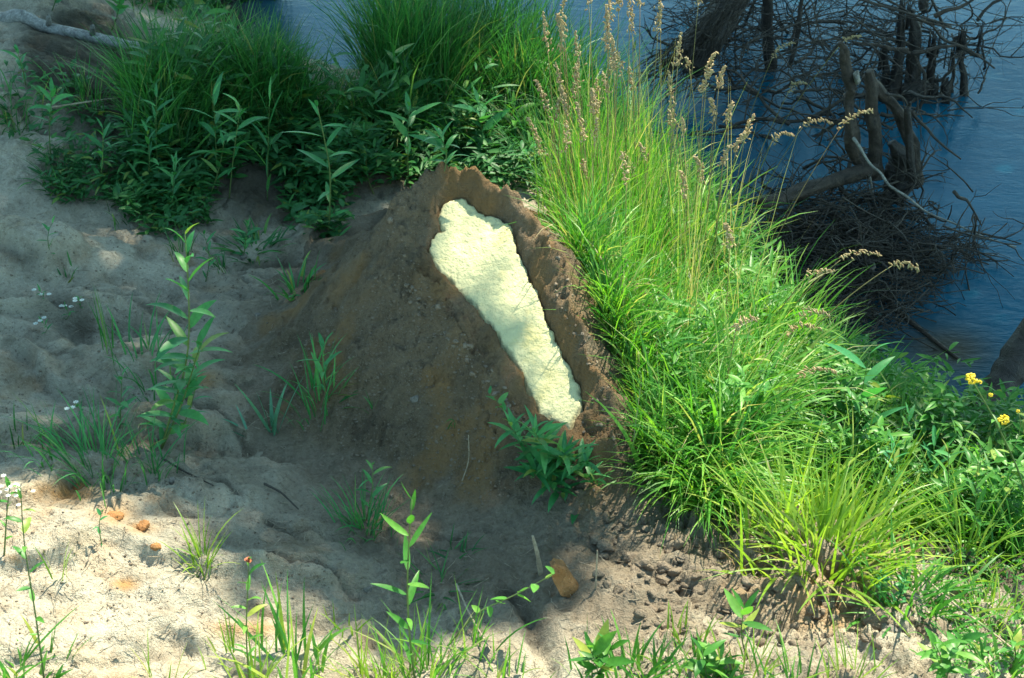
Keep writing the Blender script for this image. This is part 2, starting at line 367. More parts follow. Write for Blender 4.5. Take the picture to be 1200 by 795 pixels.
def woodmat(name, c1, c2, scale=14, rough=.8):
    m, n, out = newmat(name); g = geo(n)
    a = noise(n, scale, 6, .7, g, 1.0); b_ = noise(n, 90, 3, .6, g)
    c = ramp(n, a, [(.3, c2), (.62, c1), (.8, tuple(min(1, v*1.35) for v in c1))])
    c = mix(n, 1.0, c, ramp(n, b_, [(.3, (.7,.7,.7)), (.7, (1.2,1.2,1.2))]), 'MULTIPLY')
    p = N(n, 'ShaderNodeBsdfPrincipled'); p.inputs['Roughness'].default_value = rough; n.links.new(c, p.inputs['Base Color'])
    b = N(n, 'ShaderNodeBump'); b.inputs['Distance'].default_value = .012; n.links.new(a, b.inputs['Height']); n.links.new(b.outputs[0], p.inputs['Normal'])
    n.links.new(p.outputs[0], out.inputs[0]); return m
M['driftwood'] = woodmat('weathered_wood', (.085,.060,.045), (.016,.011,.009))
M['wetwood'] = woodmat('dark_wet_wood', (.045,.032,.026), (.014,.010,.009), 18, .55)
M['palewood'] = woodmat('pale_bare_wood', (.36,.33,.29), (.14,.115,.095))
M['bark'] = woodmat('grey_bark', (.24,.225,.20), (.07,.06,.05), 9)
M['logbark'] = woodmat('pale_log_bark', (.34,.33,.31), (.09,.085,.08), 22)
M['twig'] = woodmat('dead_twig', (.075,.058,.045), (.028,.022,.019))
M['drytwig'] = woodmat('dry_stick', (.42,.34,.25), (.20,.15,.10))
# water
m, n, out = newmat('river_water'); g = geo(n)
mp = N(n, 'ShaderNodeMapping'); mp.inputs['Scale'].default_value = (1, 2.2, 1); mp.inputs['Rotation'].default_value = (0, 0, .45); n.links.new(g, mp.inputs[0])
w1 = noise(n, 1.1, 4, .6, mp.outputs[0], .5); w2 = noise(n, 6, 4, .65, mp.outputs[0], .6); w3 = noise(n, 22, 3, .6, mp.outputs[0], .3)
c = ramp(n, w1, [(.3, (.003,.078,.140)), (.7, (.006,.112,.190))])  # blue of the reflected sky is put into the base colour
c = mix(n, attr(n, 'shallow'), c, (.045,.042,.032))
p = N(n, 'ShaderNodeBsdfPrincipled'); p.inputs['Roughness'].default_value = .12; p.inputs['IOR'].default_value = 1.33; p.inputs['Specular IOR Level'].default_value = .17
n.links.new(c, p.inputs['Base Color'])
h = N(n, 'ShaderNodeMath', operation='MULTIPLY_ADD'); n.links.new(w3, h.inputs[0]); h.inputs[1].default_value = .35; n.links.new(w2, h.inputs[2])
b = N(n, 'ShaderNodeBump'); b.inputs['Distance'].default_value = .006; b.inputs['Strength'].default_value = .6
n.links.new(h.outputs[0], b.inputs['Height']); n.links.new(b.outputs[0], p.inputs['Normal']); n.links.new(p.outputs[0], out.inputs[0]); M['water'] = m
# foam
m, n, out = newmat('pale_yellow_foam'); g = geo(n)
a = noise(n, 7, 5, .6, g, .3); f1 = noise(n, 34, 5, .7, g, .4); f2 = noise(n, 130, 3, .6, g)
c = ramp(n, a, [(.3, (.50,.475,.27)), (.55, (.57,.53,.30)), (.75, (.52,.44,.18))])
dirt = noise(n, 55, 6, .85, g, 1.2); d2 = noise(n, 5, 3, .6, g)
dm = N(n, 'ShaderNodeMath', operation='MULTIPLY'); n.links.new(ramp(n, dirt, [(.54, (0,0,0)), (.66, (1,1,1))]), dm.inputs[0]); n.links.new(ramp(n, d2, [(.36, (0,0,0)), (.58, (1,1,1))]), dm.inputs[1])
c = mix(n, dm.outputs[0], c, (.30,.27,.15))
c = mix(n, attr(n, 'edge'), c, (.42,.37,.22))
p = N(n, 'ShaderNodeBsdfPrincipled'); p.inputs['Roughness'].default_value = .75; n.links.new(c, p.inputs['Base Color'])
h = N(n, 'ShaderNodeMath', operation='MULTIPLY_ADD'); n.links.new(f2, h.inputs[0]); h.inputs[1].default_value = .3; n.links.new(f1, h.inputs[2])
b = N(n, 'ShaderNodeBump'); b.inputs['Distance'].default_value = .014; n.links.new(h.outputs[0], b.inputs['Height']); n.links.new(b.outputs[0], p.inputs['Normal'])
n.links.new(p.outputs[0], out.inputs[0]); M['foam'] = m

# ------------------------------------------------------------------ ground, water
def axis(a, b, step, lo, hi):
    core = list(np.arange(a, b, step)); out = []; s = step; v = a
    L = [];
    while v > lo: s *= 1.25; v -= s; L.append(v)
    s = step; v = core[-1]; R_ = []
    while v < hi: s *= 1.25; v += s; R_.append(v)
    return np.array(L[::-1]+core+R_)
ax = axis(-2.75, 2.6, .0085, -260, 260); ay = axis(2.7, 7.6, .0085, -60, 400)
X, Y = np.meshgrid(ax, ay); Z = ground(X, Y)
def grid_faces(nx, ny):
    i = np.arange(nx-1)[None]+np.arange(ny-1)[:, None]*nx
    return np.stack([i, i+1, i+nx+1, i+nx], -1).reshape(-1, 4)
V = np.stack([X, Y, Z], -1).reshape(-1, 3)
PX, PY = to_px(V); PX = np.where(V[:, 1] < 1, -9e3, PX)
clay = np.zeros(len(V))
for (a_, b_, ra, rb) in [(75,578,50,16),(135,600,28,18),(145,685,18,8),(290,738,50,12),(165,618,22,8),(240,445,24,14),(960,700,70,45),(880,690,60,30),(1060,640,30,15),(20,655,16,6),(700,640,40,20)]:
    clay = np.maximum(clay, 1.1*np.exp(-((PX-a_)/ra)**2-((PY-b_)/rb)**2)-.15)
clay = np.clip(clay+.25*sst(.25, .6, fbm(V[:, 0], V[:, 1], 4, 3, 200)), 0, 1)
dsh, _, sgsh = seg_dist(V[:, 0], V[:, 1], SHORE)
hum_shade = np.clip(1-sst(.5, 1.15, dsh*sgsh+.25*gn(V[:, 0]*3, V[:, 1]*3, 44)), 0, .9)
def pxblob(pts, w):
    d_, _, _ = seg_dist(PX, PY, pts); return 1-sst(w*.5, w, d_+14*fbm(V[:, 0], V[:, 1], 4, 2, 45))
hum_shade = np.maximum(hum_shade, .9*pxblob([(90,70),(200,150),(320,190),(420,180),(640,120),(800,160)], 85)*(V[:, 1] > 2))
hum_shade = np.maximum(hum_shade, .8*pxblob([(800,300),(860,500),(1000,560),(1200,640)], 75)*(V[:, 1] > 2))
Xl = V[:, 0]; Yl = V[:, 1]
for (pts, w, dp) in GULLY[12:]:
    dd, _, _ = seg_dist(Xl+.12*gn(Xl*2.1, Yl*2.1, 40), Yl+.12*gn(Xl*2.1, Yl*2.1, 41), pts); hum_shade = np.maximum(hum_shade, .55*np.exp(-(dd/w/1.1)**2)*(gn(Xl*6, Yl*6, 47) > -.15))  # darkens the small cracks as painted shade, on top of the humus
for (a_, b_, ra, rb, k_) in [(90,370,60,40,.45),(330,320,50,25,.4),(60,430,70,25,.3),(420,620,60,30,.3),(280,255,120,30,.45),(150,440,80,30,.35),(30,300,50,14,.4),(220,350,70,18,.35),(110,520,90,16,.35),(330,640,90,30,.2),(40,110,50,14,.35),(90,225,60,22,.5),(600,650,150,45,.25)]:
    hum_shade = np.maximum(hum_shade, 1.6*k_*np.exp(-((PX-a_)/ra)**2-((PY-b_)/rb)**2)*(.6+.8*gn(V[:, 0]*9, V[:, 1]*9, 46)))
ed_, _, _ = seg_dist(V[:, 0], V[:, 1], [(-.15, 4.6), (.15, 4.2)])
earth = np.clip(1.15*np.exp(-(np.maximum(ed_-.45, 0)/.42)**2)+.5*sst(.1, .5, fbm(V[:, 0], V[:, 1], 3, 3, 210))*sst(-.4, .3, V[:, 0])+.5*gn(V[:, 0]*6, V[:, 1]*6, 211)*(ed_ < 1.2), 0, 1)
GAX, GAY, GZ = ax, ay, Z
o = quad_mesh('ground', V, grid_faces(len(ax), len(ay)), M['sand'], None, {'clay': clay, 'humus_shade': np.clip(hum_shade, 0, 1), 'earth': earth}); tag(o, kind='structure')
wx = axis(-4, 5, .05, -300, 300); wy = axis(3, 13, .05, -60, 500); X, Y = np.meshgrid(wx, wy)
BR = on_plane(np.array(1115.), np.array(408.), WATER, 0)
d, _, sg = seg_dist(X, Y, SHORE)
sh = np.clip(np.exp(-np.maximum(-d*sg, 0)/.30)+.9*np.exp(-((X-BR[0])**2+((Y-BR[1])/1.0)**2)/.045), 0, 1)
o = quad_mesh('water', np.stack([X, Y, X*0+WATER], -1).reshape(-1, 3), grid_faces(len(wx), len(wy)), M['water'], None, {'shallow': sh.ravel()}); tag(o, kind='structure')
def bil(gx, gy, gz, x, y):
    i = np.clip(np.searchsorted(gx, x)-1, 0, len(gx)-2); j = np.clip(np.searchsorted(gy, y)-1, 0, len(gy)-2)
    u = np.clip((x-gx[i])/(gx[i+1]-gx[i]), 0, 1); v = np.clip((y-gy[j])/(gy[j+1]-gy[j]), 0, 1)
    return (gz[j, i]*(1-u)+gz[j, i+1]*u)*(1-v)+(gz[j+1, i]*(1-u)+gz[j+1, i+1]*u)*v
def ground(x, y, fine=True): return bil(GAX, GAY, GZ, np.asarray(x, float), np.asarray(y, float))
# far bank so the river has another side
bx = axis(-60, 60, 2, -260, 260); by = np.array([46,48,50,53,58,66,80,110,180,390.]); X, Y = np.meshgrid(bx, by)
Z = WATER-.3+3.0*(1-np.exp(-(Y-46)/5))+.5*fbm(X, Y, .08, 3, 7)*sst(46, 52, Y)
o = quad_mesh('far_bank', np.stack([X, Y, Z], -1).reshape(-1, 3), grid_faces(len(bx), len(by)), M['grass_dark'], None, {'rnd': np.full(X.size, .5)}); tag(o, kind='structure')

# ------------------------------------------------------------------ mound + foam
mx = np.arange(MX0, MX1, .0065); my = np.arange(MY0, MY1, .0065); X, Y = np.meshgrid(mx, my)
Z = mound(X, Y); MZ = Z.copy(); G = ground(X, Y)
def mound(x, y): return bil(mx, my, MZ, np.asarray(x, float), np.asarray(y, float))
HGT = (Z-G); keep = Z > G-.12; h_ = np.clip(.5+.5*(Z-G)/.11, 0, 1); Z = G+(Z-G)*h_+.11*h_*(1-h_)-.012*(1-h_)**4
MZ = Z.copy()
V = np.stack([X, Y, Z], -1).reshape(-1, 3); F = grid_faces(len(mx), len(my))
F = F[keep.ravel()[F].any(1)]; used = np.unique(F); re = np.zeros(len(V), int); re[used] = np.arange(len(used)); V = V[used]; F = re[F]
cl = np.clip(.9*sst(.0, .5, fbm(V[:, 0], V[:, 1], 3.2, 3, 300))+.8*np.exp(-((V[:, 0]+.02)**2+(V[:, 1]-4.45)**2)/.02), 0, 1)
foot = 1-sst(.0, .09, V[:, 2]-ground(V[:, 0], V[:, 1])+.05*fbm(V[:, 0], V[:, 1], 6, 3, 310)); hum_shade = .35*sst(.2, .6, fbm(V[:, 0], V[:, 1], 5, 3, 301))
o = quad_mesh('earth_mound', V, F, M['mound'], None, {'clay': cl, 'humus_shade': hum_shade, 'earth': foot})
tag(o, 'steep brown mound of loose earth with a trough dug into its top', 'mound')
fx = np.array([p[0] for p in FOAM]); fy = np.array([p[1] for p in FOAM])
X, Y = np.meshgrid(np.arange(fx.min()-.02, fx.max()+.02, .005), np.arange(fy.min()-.02, fy.max()+.02, .005))
sd_ = foam_sd(X, Y)+.008*fbm(X, Y, 30, 3, 402)
lump = .008*fbm(X, Y, 7, 3, 400)+.004*np.abs(gn(X*28+1.5*gn(X*9, Y*9, 8), Y*20, 401))+.0025*fbm(X, Y, 80, 2, 403)
Zt = FA+FB*Y+.004+lump+.004*sst(0, -.02, sd_)-.016; k = sd_ < .004
Zt = np.where(sd_ > -.006, Zt-.02, Zt)
Vt = np.stack([X, Y, Zt], -1).reshape(-1, 3); Ft = grid_faces(X.shape[1], X.shape[0]); Ft = Ft[k.ravel()[Ft].all(1)]
used = np.unique(Ft); re = np.zeros(len(Vt), int); re[used] = np.arange(len(used)); Vt = Vt[used]; Ft = re[Ft]; nv = len(Vt)
Vb = Vt.copy(); Vb[:, 2] = FA+FB*Vb[:, 1]-.10; Fb = Ft[:, ::-1]+nv
E = {}
for q in Ft:
    for i_ in range(4):
        e = (int(q[i_]), int(q[(i_+1) % 4])); E[e] = 1
side = [[a_, a_+nv, b_+nv, b_] for (a_, b_) in E if (b_, a_) not in E]
ed = np.clip(1-sst(.0, .014, -sd_.ravel()[used]), 0, 1)*(.3+.7*(gn(X.ravel()[used]*20, Y.ravel()[used]*20, 5) > 0))
o = quad_mesh('hardened_foam', np.concatenate([Vt, Vb]), np.concatenate([Ft, Fb, np.array(side)]), M['foam'], None, {'edge': np.concatenate([ed, ed])})
tag(o, 'pale yellow poured foam hardened in the trough of the earth mound', 'foam')

# crumbs and pebbles: nobody could count them
def scatter_px(poly, n):
    xs = [p[0] for p in poly]; ys = [p[1] for p in poly]
    px = RNG.uniform(min(xs), max(xs), n*3); py = RNG.uniform(min(ys), max(ys), n*3)
    k = inpoly(px, py, poly); return px[k][:n], py[k][:n]
mb = MB()
for (poly, n_, r0, r1, sk) in [([(300,400),(480,300),(640,520),(700,560),(760,640),(560,640),(420,600),(330,500)], 2600, .0025, .008, 0),
        ([(690,590),(900,620),(1120,690),(1150,760),(800,760),(700,700)], 650, .003, .026, .12),
        ([(460,230),(500,330),(640,520),(620,530),(480,340),(440,250)], 300, .004, .015, 0), ([(0,240),(300,300),(400,700),(0,790)], 1700, .002, .007, 0),
        ([(640,250),(720,470),(760,520),(690,530),(650,420)], 200, .003, .011, 0)]:
    px, py = scatter_px(poly, n_); P = pick(px, py)
    for p_ in P:
        if foam_sd(p_[0], p_[1]) < .02: continue
        r = r0+(r1-r0)*random.random()**3; rock(mb, p_+[0, 0, r*.05], (r, r*random.uniform(.5, .95), r*random.uniform(.4, .8)), 2 if r < .007 else 4, 9, .45)
o = mb.build('soil_crumbs', M['clod']); tag(o, 'small brown soil crumbs and gravel strewn over the slope', 'gravel', kind='stuff')
# single clods and stones
def stone(px, py, r, mat, name, label, cat, group=None, tilt=None, n_=8):
    p = pick1(px, py); mb = MB(); rng = np.random.default_rng(int(px*7+py)); rock(mb, (0, 0, 0), r, n_, 10, .6, rng=rng)
    o = mb.build(name, M[mat], None); o.location = (p[0], p[1], p[2]-r[2]*.35 if tilt is None else p[2]); 
    me = o.data; c_ = np.zeros(len(me.vertices)*3); me.vertices.foreach_get('co', c_); c_ = c_.reshape(-1, 3); c_[:, 2] -= c_[:, 2].mean()-r[2]*.1; me.vertices.foreach_set('co', c_.ravel())
    if tilt: o.rotation_euler = tilt
    return tag(o, label, cat, group)
# flat pointed rust-coloured rock leaning on the slope
bm = bmesh.new(); pr = [(-.052,.080),(-.030,.088),(.004,.060),(.036,.012),(.056,-.040),(.050,-.060),(.010,-.062),(-.022,-.030),(-.044,.030)]
f_ = bm.faces.new([bm.verts.new((x_, -.022, z_)) for x_, z_ in pr]); e_ = bmesh.ops.extrude_face_region(bm, geom=[f_])
bmesh.ops.translate(bm, vec=(.012, .044, .006), verts=[v for v in e_['geom'] if isinstance(v, bmesh.types.BMVert)])
bmesh.ops.triangulate(bm, faces=bm.faces[:]); bmesh.ops.subdivide_edges(bm, edges=bm.edges[:], cuts=3, use_grid_fill=True); bmesh.ops.recalc_face_normals(bm, faces=bm.faces[:])
for v in bm.verts:
    n_ = float(fbm(v.co.x*30+v.co.z*17, v.co.y*40+v.co.z*11, 1, 3, 8)); v.co += v.normal*(.0045*n_-.002)
for v in bm.verts:
    if v.co.x+v.co.z*.5 > .03: v.co.y += .010
    v.co += Vector((0, .006*math.sin(v.co.z*70), .003*math.sin(v.co.x*110)))
me = bpy.data.meshes.new('rock'); bm.to_mesh(me); bm.free(); me.materials.append(M['rock']); p = pick1(664, 694)
o = bpy.data.objects.new('rock', me); COL.objects.link(o); o.scale = (.86, .8, .80); o.location = (p[0]-.012, p[1], p[2]+.035); o.rotation_euler = (math.radians(-16), math.radians(4), math.radians(24))
tag(o, 'rust orange pointed rock standing on edge in front of the mound', 'rock')
for (a_, b_, r, lab) in [(93,572,.024,'rounded orange clod, largest of the clay crumbs at the left'),(167,616,.026,'smooth ochre clod at the right end of the clay patch'),(182,640,.018,'small flat ochre clod below the clay patch at the left'),
      (202,563,.018,'small tan stone just below the dark grass tuft at the left'),(133,605,.03,'broken brown clod in the middle of the clay patch'),
      (710,640,.034,'grey brown clod near the leafy plant below the trough'),(697,630,.026,'brown clod left of a grey one below the leafy plant'),(742,652,.03,'dark clod midway between the rust rock and the tall grass'),(707,652,.022,'small pale clod just right of the rust rock'),(778,680,.026,'crumbly clod on the sunlit slope right of the rust rock'),
      (1046,740,.05,'flat sunlit stone in the eroded pit at the lower right'),(1030,722,.05,'dark rounded clod at the lip of the pit at the lower right'),(1095,737,.05,'grey block of earth between the pit and the leafy sprigs'),(850,655,.035,'lumpy sunlit clod under the overhanging tall grass'),
      (487,467,.02,'grey stone stuck in the face of the mound'),(430,690,.016,'small grey stone on the shaded floor left of the sprig'),(302,369,.014,'small pale pebble in the scree left of the mound'),(285,300,.02,'dark pebble at the top of the bare slope')]:
    cl_ = 'clay' in lab or 'ochre' in lab or 'orange' in lab
    stone(a_, b_, (r, r*.8, r*.62), 'rock' if cl_ else ('pebble' if 'stone' in lab or 'pebble' in lab else 'clod'), 'pebble' if 'pebble' in lab else ('stone' if 'stone' in lab else 'clod'), lab, 'stone' if 'stone' in lab or 'pebble' in lab else 'clod')

# ------------------------------------------------------------------ grass masses
def grass_mass(mb, poly, n_, L, Wd, t0=(.05,.5), curl=(.5,1.6), az=None, azs=math.pi, clump=0, seg=5, dens=None, rng=(0, 1), roll=.5, on=None):
    px, py = scatter_px(poly, n_)
    if clump:
        cpx, cpy = scatter_px(poly, clump); k = RNG.integers(0, len(cpx), len(px)); s_ = RNG.uniform(4, 20, len(cpx))[k]
        px = cpx[k]+RNG.normal(size=len(px))*s_; py = cpy[k]+RNG.normal(size=len(px))*s_*.5
        h_ = RNG.uniform(.7, 1.15, len(cpx))[k]; hue = RNG.uniform(-.25, .25, len(cpx))[k]; caz = RNG.uniform(0, 6.3, len(cpx))[k]
    else: h_ = 1; hue = 0; caz = None
    P = pick(px, py, on or ground); k = (P[:, 2] > WATER-.12) & (foam_sd(P[:, 0], P[:, 1]) > .19) & (P[:, 1] < 11)
    N_ = len(P); a_ = RNG.uniform(0, 2*math.pi, N_) if az is None else az+RNG.normal(size=N_)*azs
    rn = np.clip(RNG.random(N_)**1.3*(rng[1]-rng[0])+rng[0]+hue*.5, 0, 1)
    Ls = RNG.uniform(L[0], L[1], N_)*h_; 
    f = lambda v: np.broadcast_to(v, (N_,))[k]
    P = P-[0, 0, .01]
    mb.ribbons(P[k], a_[k], f(Ls), RNG.uniform(Wd[0], Wd[1], N_)[k], RNG.uniform(t0[0], t0[1], N_)[k], (RNG.uniform(t0[0], t0[1], N_)+RNG.uniform(curl[0], curl[1], N_))[k], seg, 'blade', 0, (RNG.normal(size=N_)*roll)[k], rn[k], 1.4)
# shaded bank grass behind the mound
mb = MB()
grass_mass(mb, [(200,125),(240,85),(300,100),(340,150),(440,155),(500,110),(640,90),(800,130),(860,190),(820,230),(700,220),(600,200),(500,175),(420,165),(300,150),(190,150)], 15000, (.18,.42), (.004,.008), (.05,.45), (.3,1.4), clump=260)
grass_mass(mb, [(420,120),(520,60),(640,50),(700,90),(700,180),(600,165),(480,160)], 11000, (.45,.85), (.004,.008), (.02,.30), (.2,1.1), clump=130)
grass_mass(mb, [(680,110),(760,120),(860,190),(860,240),(720,220)], 5000, (.35,.65), (.003,.007), (.02,.4), (.3,1.3), clump=80)
grass_mass(mb, [(200,110),(280,90),(340,135),(450,145),(480,170),(300,170),(170,200)], 2600, (.10,.40), (.003,.010), (.0,.9), (.1,1.5), rng=(.2,1))
grass_mass(mb, [(450,150),(640,100),(860,200),(700,230)], 2200, (.15,.75), (.003,.010), (.0,.8), (.1,1.5), rng=(.3,1))
grass_mass(mb, [(170,130),(330,110),(340,160),(180,180)], 3500, (.30,.52), (.005,.010), (.02,.4), (.3,1.2), clump=60)
grass_mass(mb, [(800,170),(870,200),(930,260),(960,330),(900,330),(820,260)], 8000, (.3,.55), (.003,.006), (.2,.7), (.6,1.5), az=.2, azs=.8, clump=120)
grass_mass(mb, [(-30,-80),(320,-80),(330,20),(210,20),(110,-22),(0,-40)], 3000, (.12,.32), (.004,.009), (.1,.6), (.3,1.3), clump=90)
grass_mass(mb, [(-250,-150),(330,-150),(330,-40),(120,-60),(-250,-90)], 4000, (.12,.45), (.004,.009), (.1,.7), (.3,1.4), clump=120)
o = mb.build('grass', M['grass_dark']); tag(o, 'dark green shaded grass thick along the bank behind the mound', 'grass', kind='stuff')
# sunlit tall grass right of the mound
mb = MB()
T0 = [(664,300),(676,350),(700,400),(722,450),(736,500),(770,560),(800,560),(770,450),(720,350),(690,270)]
T = [(662,300),(690,260),(780,220),(850,240),(900,330),(930,430),(900,520),(850,590),(790,580),(750,520),(720,430),(690,370)]
grass_mass(mb, T, 8000, (.18,.56), (.0035,.008), (.02,.35), (.5,1.8), clump=170, rng=(.0,1))
grass_mass(mb, T0, 2600, (.14,.36), (.0035,.008), (.02,.6), (.4,1.6), clump=80, on=surf)
grass_mass(mb, T, 2300, (.20,.55), (.009,.017), (.02,.45), (.5,1.6), clump=90, rng=(.3,.95), seg=7)
grass_mass(mb, [(700,440),(760,470),(830,520),(870,600),(800,600),(745,540)], 2600, (.14,.38), (.0035,.009), (.2,.8), (.6,1.7), az=-1.2, azs=1.3, rng=(.0,.9))
grass_mass(mb, [(760,470),(860,480),(880,560),(840,600),(790,585)], 500, (.2,.42), (.008,.014), (.3,.9), (.6,1.6), az=-1.0, azs=1.2, rng=(.2,.95), seg=7)
grass_mass(mb, [(650,250),(700,230),(760,250),(760,420),(700,420),(670,340)], 1500, (.40,.78), (.003,.007), (.0,.22), (.1,.8), clump=45, rng=(.2,1))
grass_mass(mb, [(655,260),(760,240),(900,330),(880,480),(760,480),(690,380)], 330, (.5,.95), (.0028,.0045), (.0,.2), (.05,.4), clump=60, rng=(.95,1))
leafT = None
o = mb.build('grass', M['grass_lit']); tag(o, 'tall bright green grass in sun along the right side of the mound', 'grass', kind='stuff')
mb = MB()
grass_mass(mb, [(850,440),(950,400),(1040,470),(1120,540),(1200,590),(1200,660),(1100,640),(1000,590),(880,580)], 5500, (.12,.32), (.004,.009), (.2,.9), (.4,1.4), clump=140, rng=(0,.8))
grass_mass(mb, [(1100,640),(1200,630),(1200,795),(1120,795),(1080,720)], 350, (.03,.09), (.003,.006), (.2,1), (.4,1.2), clump=60)
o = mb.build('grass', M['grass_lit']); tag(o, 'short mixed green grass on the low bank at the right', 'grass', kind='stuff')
# leafy ground cover (small leaves)
def leafcover(mb, poly, n_, h, L, Wd, rng=(0,1)):
    px, py = scatter_px(poly, n_); P = pick(px, py, ground); P = P[P[:, 2] > WATER-.1]; N_ = len(P)
    P[:, 2] += RNG.uniform(0, 1, N_)**.8*h*(.6+.6*gn(P[:, 0]*5, P[:, 1]*5, 55))
    mb.ribbons(P, RNG.uniform(0, 6.3, N_), RNG.uniform(L[0], L[1], N_), RNG.uniform(Wd[0], Wd[1], N_), RNG.uniform(.7, 1.4, N_), RNG.uniform(1.2, 2.3, N_), 5, 'lance', .25, RNG.normal(size=N_)*.4, RNG.random(N_)*(rng[1]-rng[0])+rng[0])
mb = MB()
leafcover(mb, [(700,280),(860,300),(940,430),(880,570),(790,560),(720,420)], 3600, .40, (.05,.13), (.008,.018), (.2,.9))
leafcover(mb, [(860,420),(960,400),(1060,470),(1200,520),(1200,640),(1080,600),(980,560),(880,560)], 9000, .30, (.03,.08), (.008,.02))
leafcover(mb, [(1080,620),(1200,610),(1200,795),(1130,795)], 600, .04, (.012,.035), (.006,.014))
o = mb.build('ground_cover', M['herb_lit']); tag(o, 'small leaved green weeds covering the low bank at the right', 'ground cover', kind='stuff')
mb = MB()
leafcover(mb, [(170,100),(290,110),(350,160),(480,150),(640,120),(700,180),(560,200),(400,180),(180,180)], 1500, .50, (.07,.16), (.012,.026), (.3,1))
leafcover(mb, [(150,200),(240,200),(250,265),(190,285),(140,255)], 1300, .14, (.03,.08), (.007,.018), (.2,1))
leafcover(mb, [(40,190),(150,190),(160,240),(70,245)], 500, .12, (.03,.08), (.006,.014))
leafcover(mb, [(320,190),(420,200),(400,290),(340,270)], 700, .12, (.03,.08), (.010,.022))
leafcover(mb, [(175,165),(330,120),(430,180),(640,150),(820,140),(860,220),(640,230),(440,215),(380,240),(300,195),(210,250),(160,240),(150,190)], 8500, .22, (.04,.11), (.009,.022))
leafcover(mb, [(30,80),(100,90),(160,180),(170,230),(60,235),(60,180),(0,170),(0,100)], 420, .10, (.03,.08), (.008,.02))
leafcover(mb, [(-30,-80),(320,-80),(320,30),(220,30),(110,-14),(0,-34)], 3500, .18, (.05,.11), (.015,.04))
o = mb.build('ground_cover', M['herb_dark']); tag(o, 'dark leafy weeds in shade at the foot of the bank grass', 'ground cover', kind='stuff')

# ------------------------------------------------------------------ single tufts
def tuft(px, py, L, n_, label, mat='grass_dark', Wd=(.003,.007), spread=.03, t=(.05,.6), curl=(.2,1.1), az=None, name='grass_tuft', cat='grass', group=None, seg=6):
    c = pick1(px, py); N_ = n_
    x = c[0]+RNG.normal(size=N_)*spread; y = c[1]+RNG.normal(size=N_)*spread; z = surf(x, y)-.008
    a_ = np.arctan2(y-c[1], x-c[0])+RNG.normal(size=N_)*.7 if az is None else az+RNG.normal(size=N_)*.6
    mb = MB(); t0 = RNG.uniform(t[0], t[1], N_)
    mb.ribbons(np.stack([x, y, z], -1), a_, L*RNG.uniform(.45, 1.05, N_), RNG.uniform(Wd[0], Wd[1], N_), t0, t0+RNG.uniform(curl[0], curl[1], N_), seg, 'blade', 0, RNG.normal(size=N_)*.5, RNG.random(N_)**1.2, 1.4)
    o = mb.build(name, M[mat]); return tag(o, label, cat, group)
TG = 'grass tufts on the bare slope'
tuft(237,662,.19,38,'small bright tuft alone on the sunlit sand at the lower left','grass_yel',spread=.014,group=TG)
tuft(70,678,.19,9,'thin wispy pale tuft on the sunlit sand near the left edge','grass_yel',spread=.01,t=(.02,.25),group=TG)
tuft(115,550,.25,110,'wide dark green tuft at the edge of the shade above the clay patch','herb_mid',spread=.07,group=TG)
tuft(180,548,.18,40,'small dark tuft beside the foot of the tall leafy weed','herb_mid',spread=.04,group=TG)
tuft(427,618,.19,75,'shaded spiky tuft at the foot of the mound','herb_mid',spread=.035,group=TG)
tuft(127,410,.24,9,'tall thin tuft on the shaded slope beside the white flowers','grass_dark',spread=.015,t=(.0,.15),curl=(.05,.3),group=TG)
tuft(25,520,.17,16,'sparse thin tuft by the left edge in shade','grass_dark',spread=.03,group=TG)
tuft(345,342,.16,30,'small shaded tuft between the slope and the mound','herb_mid',(.008,.014),spread=.03,group=TG)
tuft(375,478,.24,38,'dark tuft growing on the left foot of the mound','herb_mid',(.004,.009),spread=.035,group=TG)
tuft(318,505,.27,9,'blue green tuft with a few broad upright blades left of the mound','glaucous',(.011,.016),spread=.012,t=(.02,.5),curl=(.1,.5),group=TG)
tuft(290,507,.14,4,'low blue green sprout bending left at the broad bladed tuft','glaucous',(.008,.012),spread=.01,t=(.6,.9),curl=(.3,.6),az=2.9,group=TG)
tuft(390,470,.13,9,'fan of flat blades spreading right on the mound foot','herb_dark',(.006,.01),spread=.012,t=(.6,1.2),curl=(.3,.8),az=0,group=TG)
tuft(527,500,.13,5,'few thin blades sprouting from the face of the mound','grass_dark',spread=.01,t=(.3,.6),az=-1.2,group=TG)
tuft(437,480,.08,5,'tiny sprout on the left face of the mound','grass_dark',spread=.006,group=TG)
tuft(215,300,.16,14,'narrow tuft behind the top of the tall leafy weed','grass_dark',spread=.02,t=(.0,.3),group=TG)
tuft(300,290,.13,60,'low green tuft at the top of the bare slope','herb_dark',(.008,.014),spread=.045,t=(.4,1.1),group=TG)
tuft(80,325,.09,8,'little sprig above the white flowers on the shaded slope','herb_dark',(.005,.01),spread=.02,group=TG)
tuft(175,430,.20,40,'shaded tuft just left of the tall leafy weed','herb_mid',(.004,.009),spread=.05,group=TG)
tuft(262,315,.10,18,'short tuft right of the tall leafy weed','grass_dark',spread=.018,group=TG)
tuft(100,120,.24,60,'loose shaded tuft below the fallen log','grass_dark',spread=.05,group=TG)
tuft(20,140,.22,40,'shaded tuft at the left edge under the log','grass_dark',spread=.045,group=TG)
tuft(70,215,.16,60,'dark tuft hanging over the sandy ledge at the upper left','grass_dark',spread=.04,t=(.3,1),group=TG)
tuft(160,255,.16,50,'dark tuft at the corner of the weeds above the bare slope','grass_dark',spread=.04,group=TG)
tuft(45,540,.12,10,'faint tuft left of the wide dark one','grass_dark',spread=.03,group=TG)
tuft(515,690,.14,26,'dark shaded tuft lying behind the lone upright sprig','grass_dark',(.004,.008),spread=.03,t=(.8,1.4),curl=(.2,.5),group=TG)
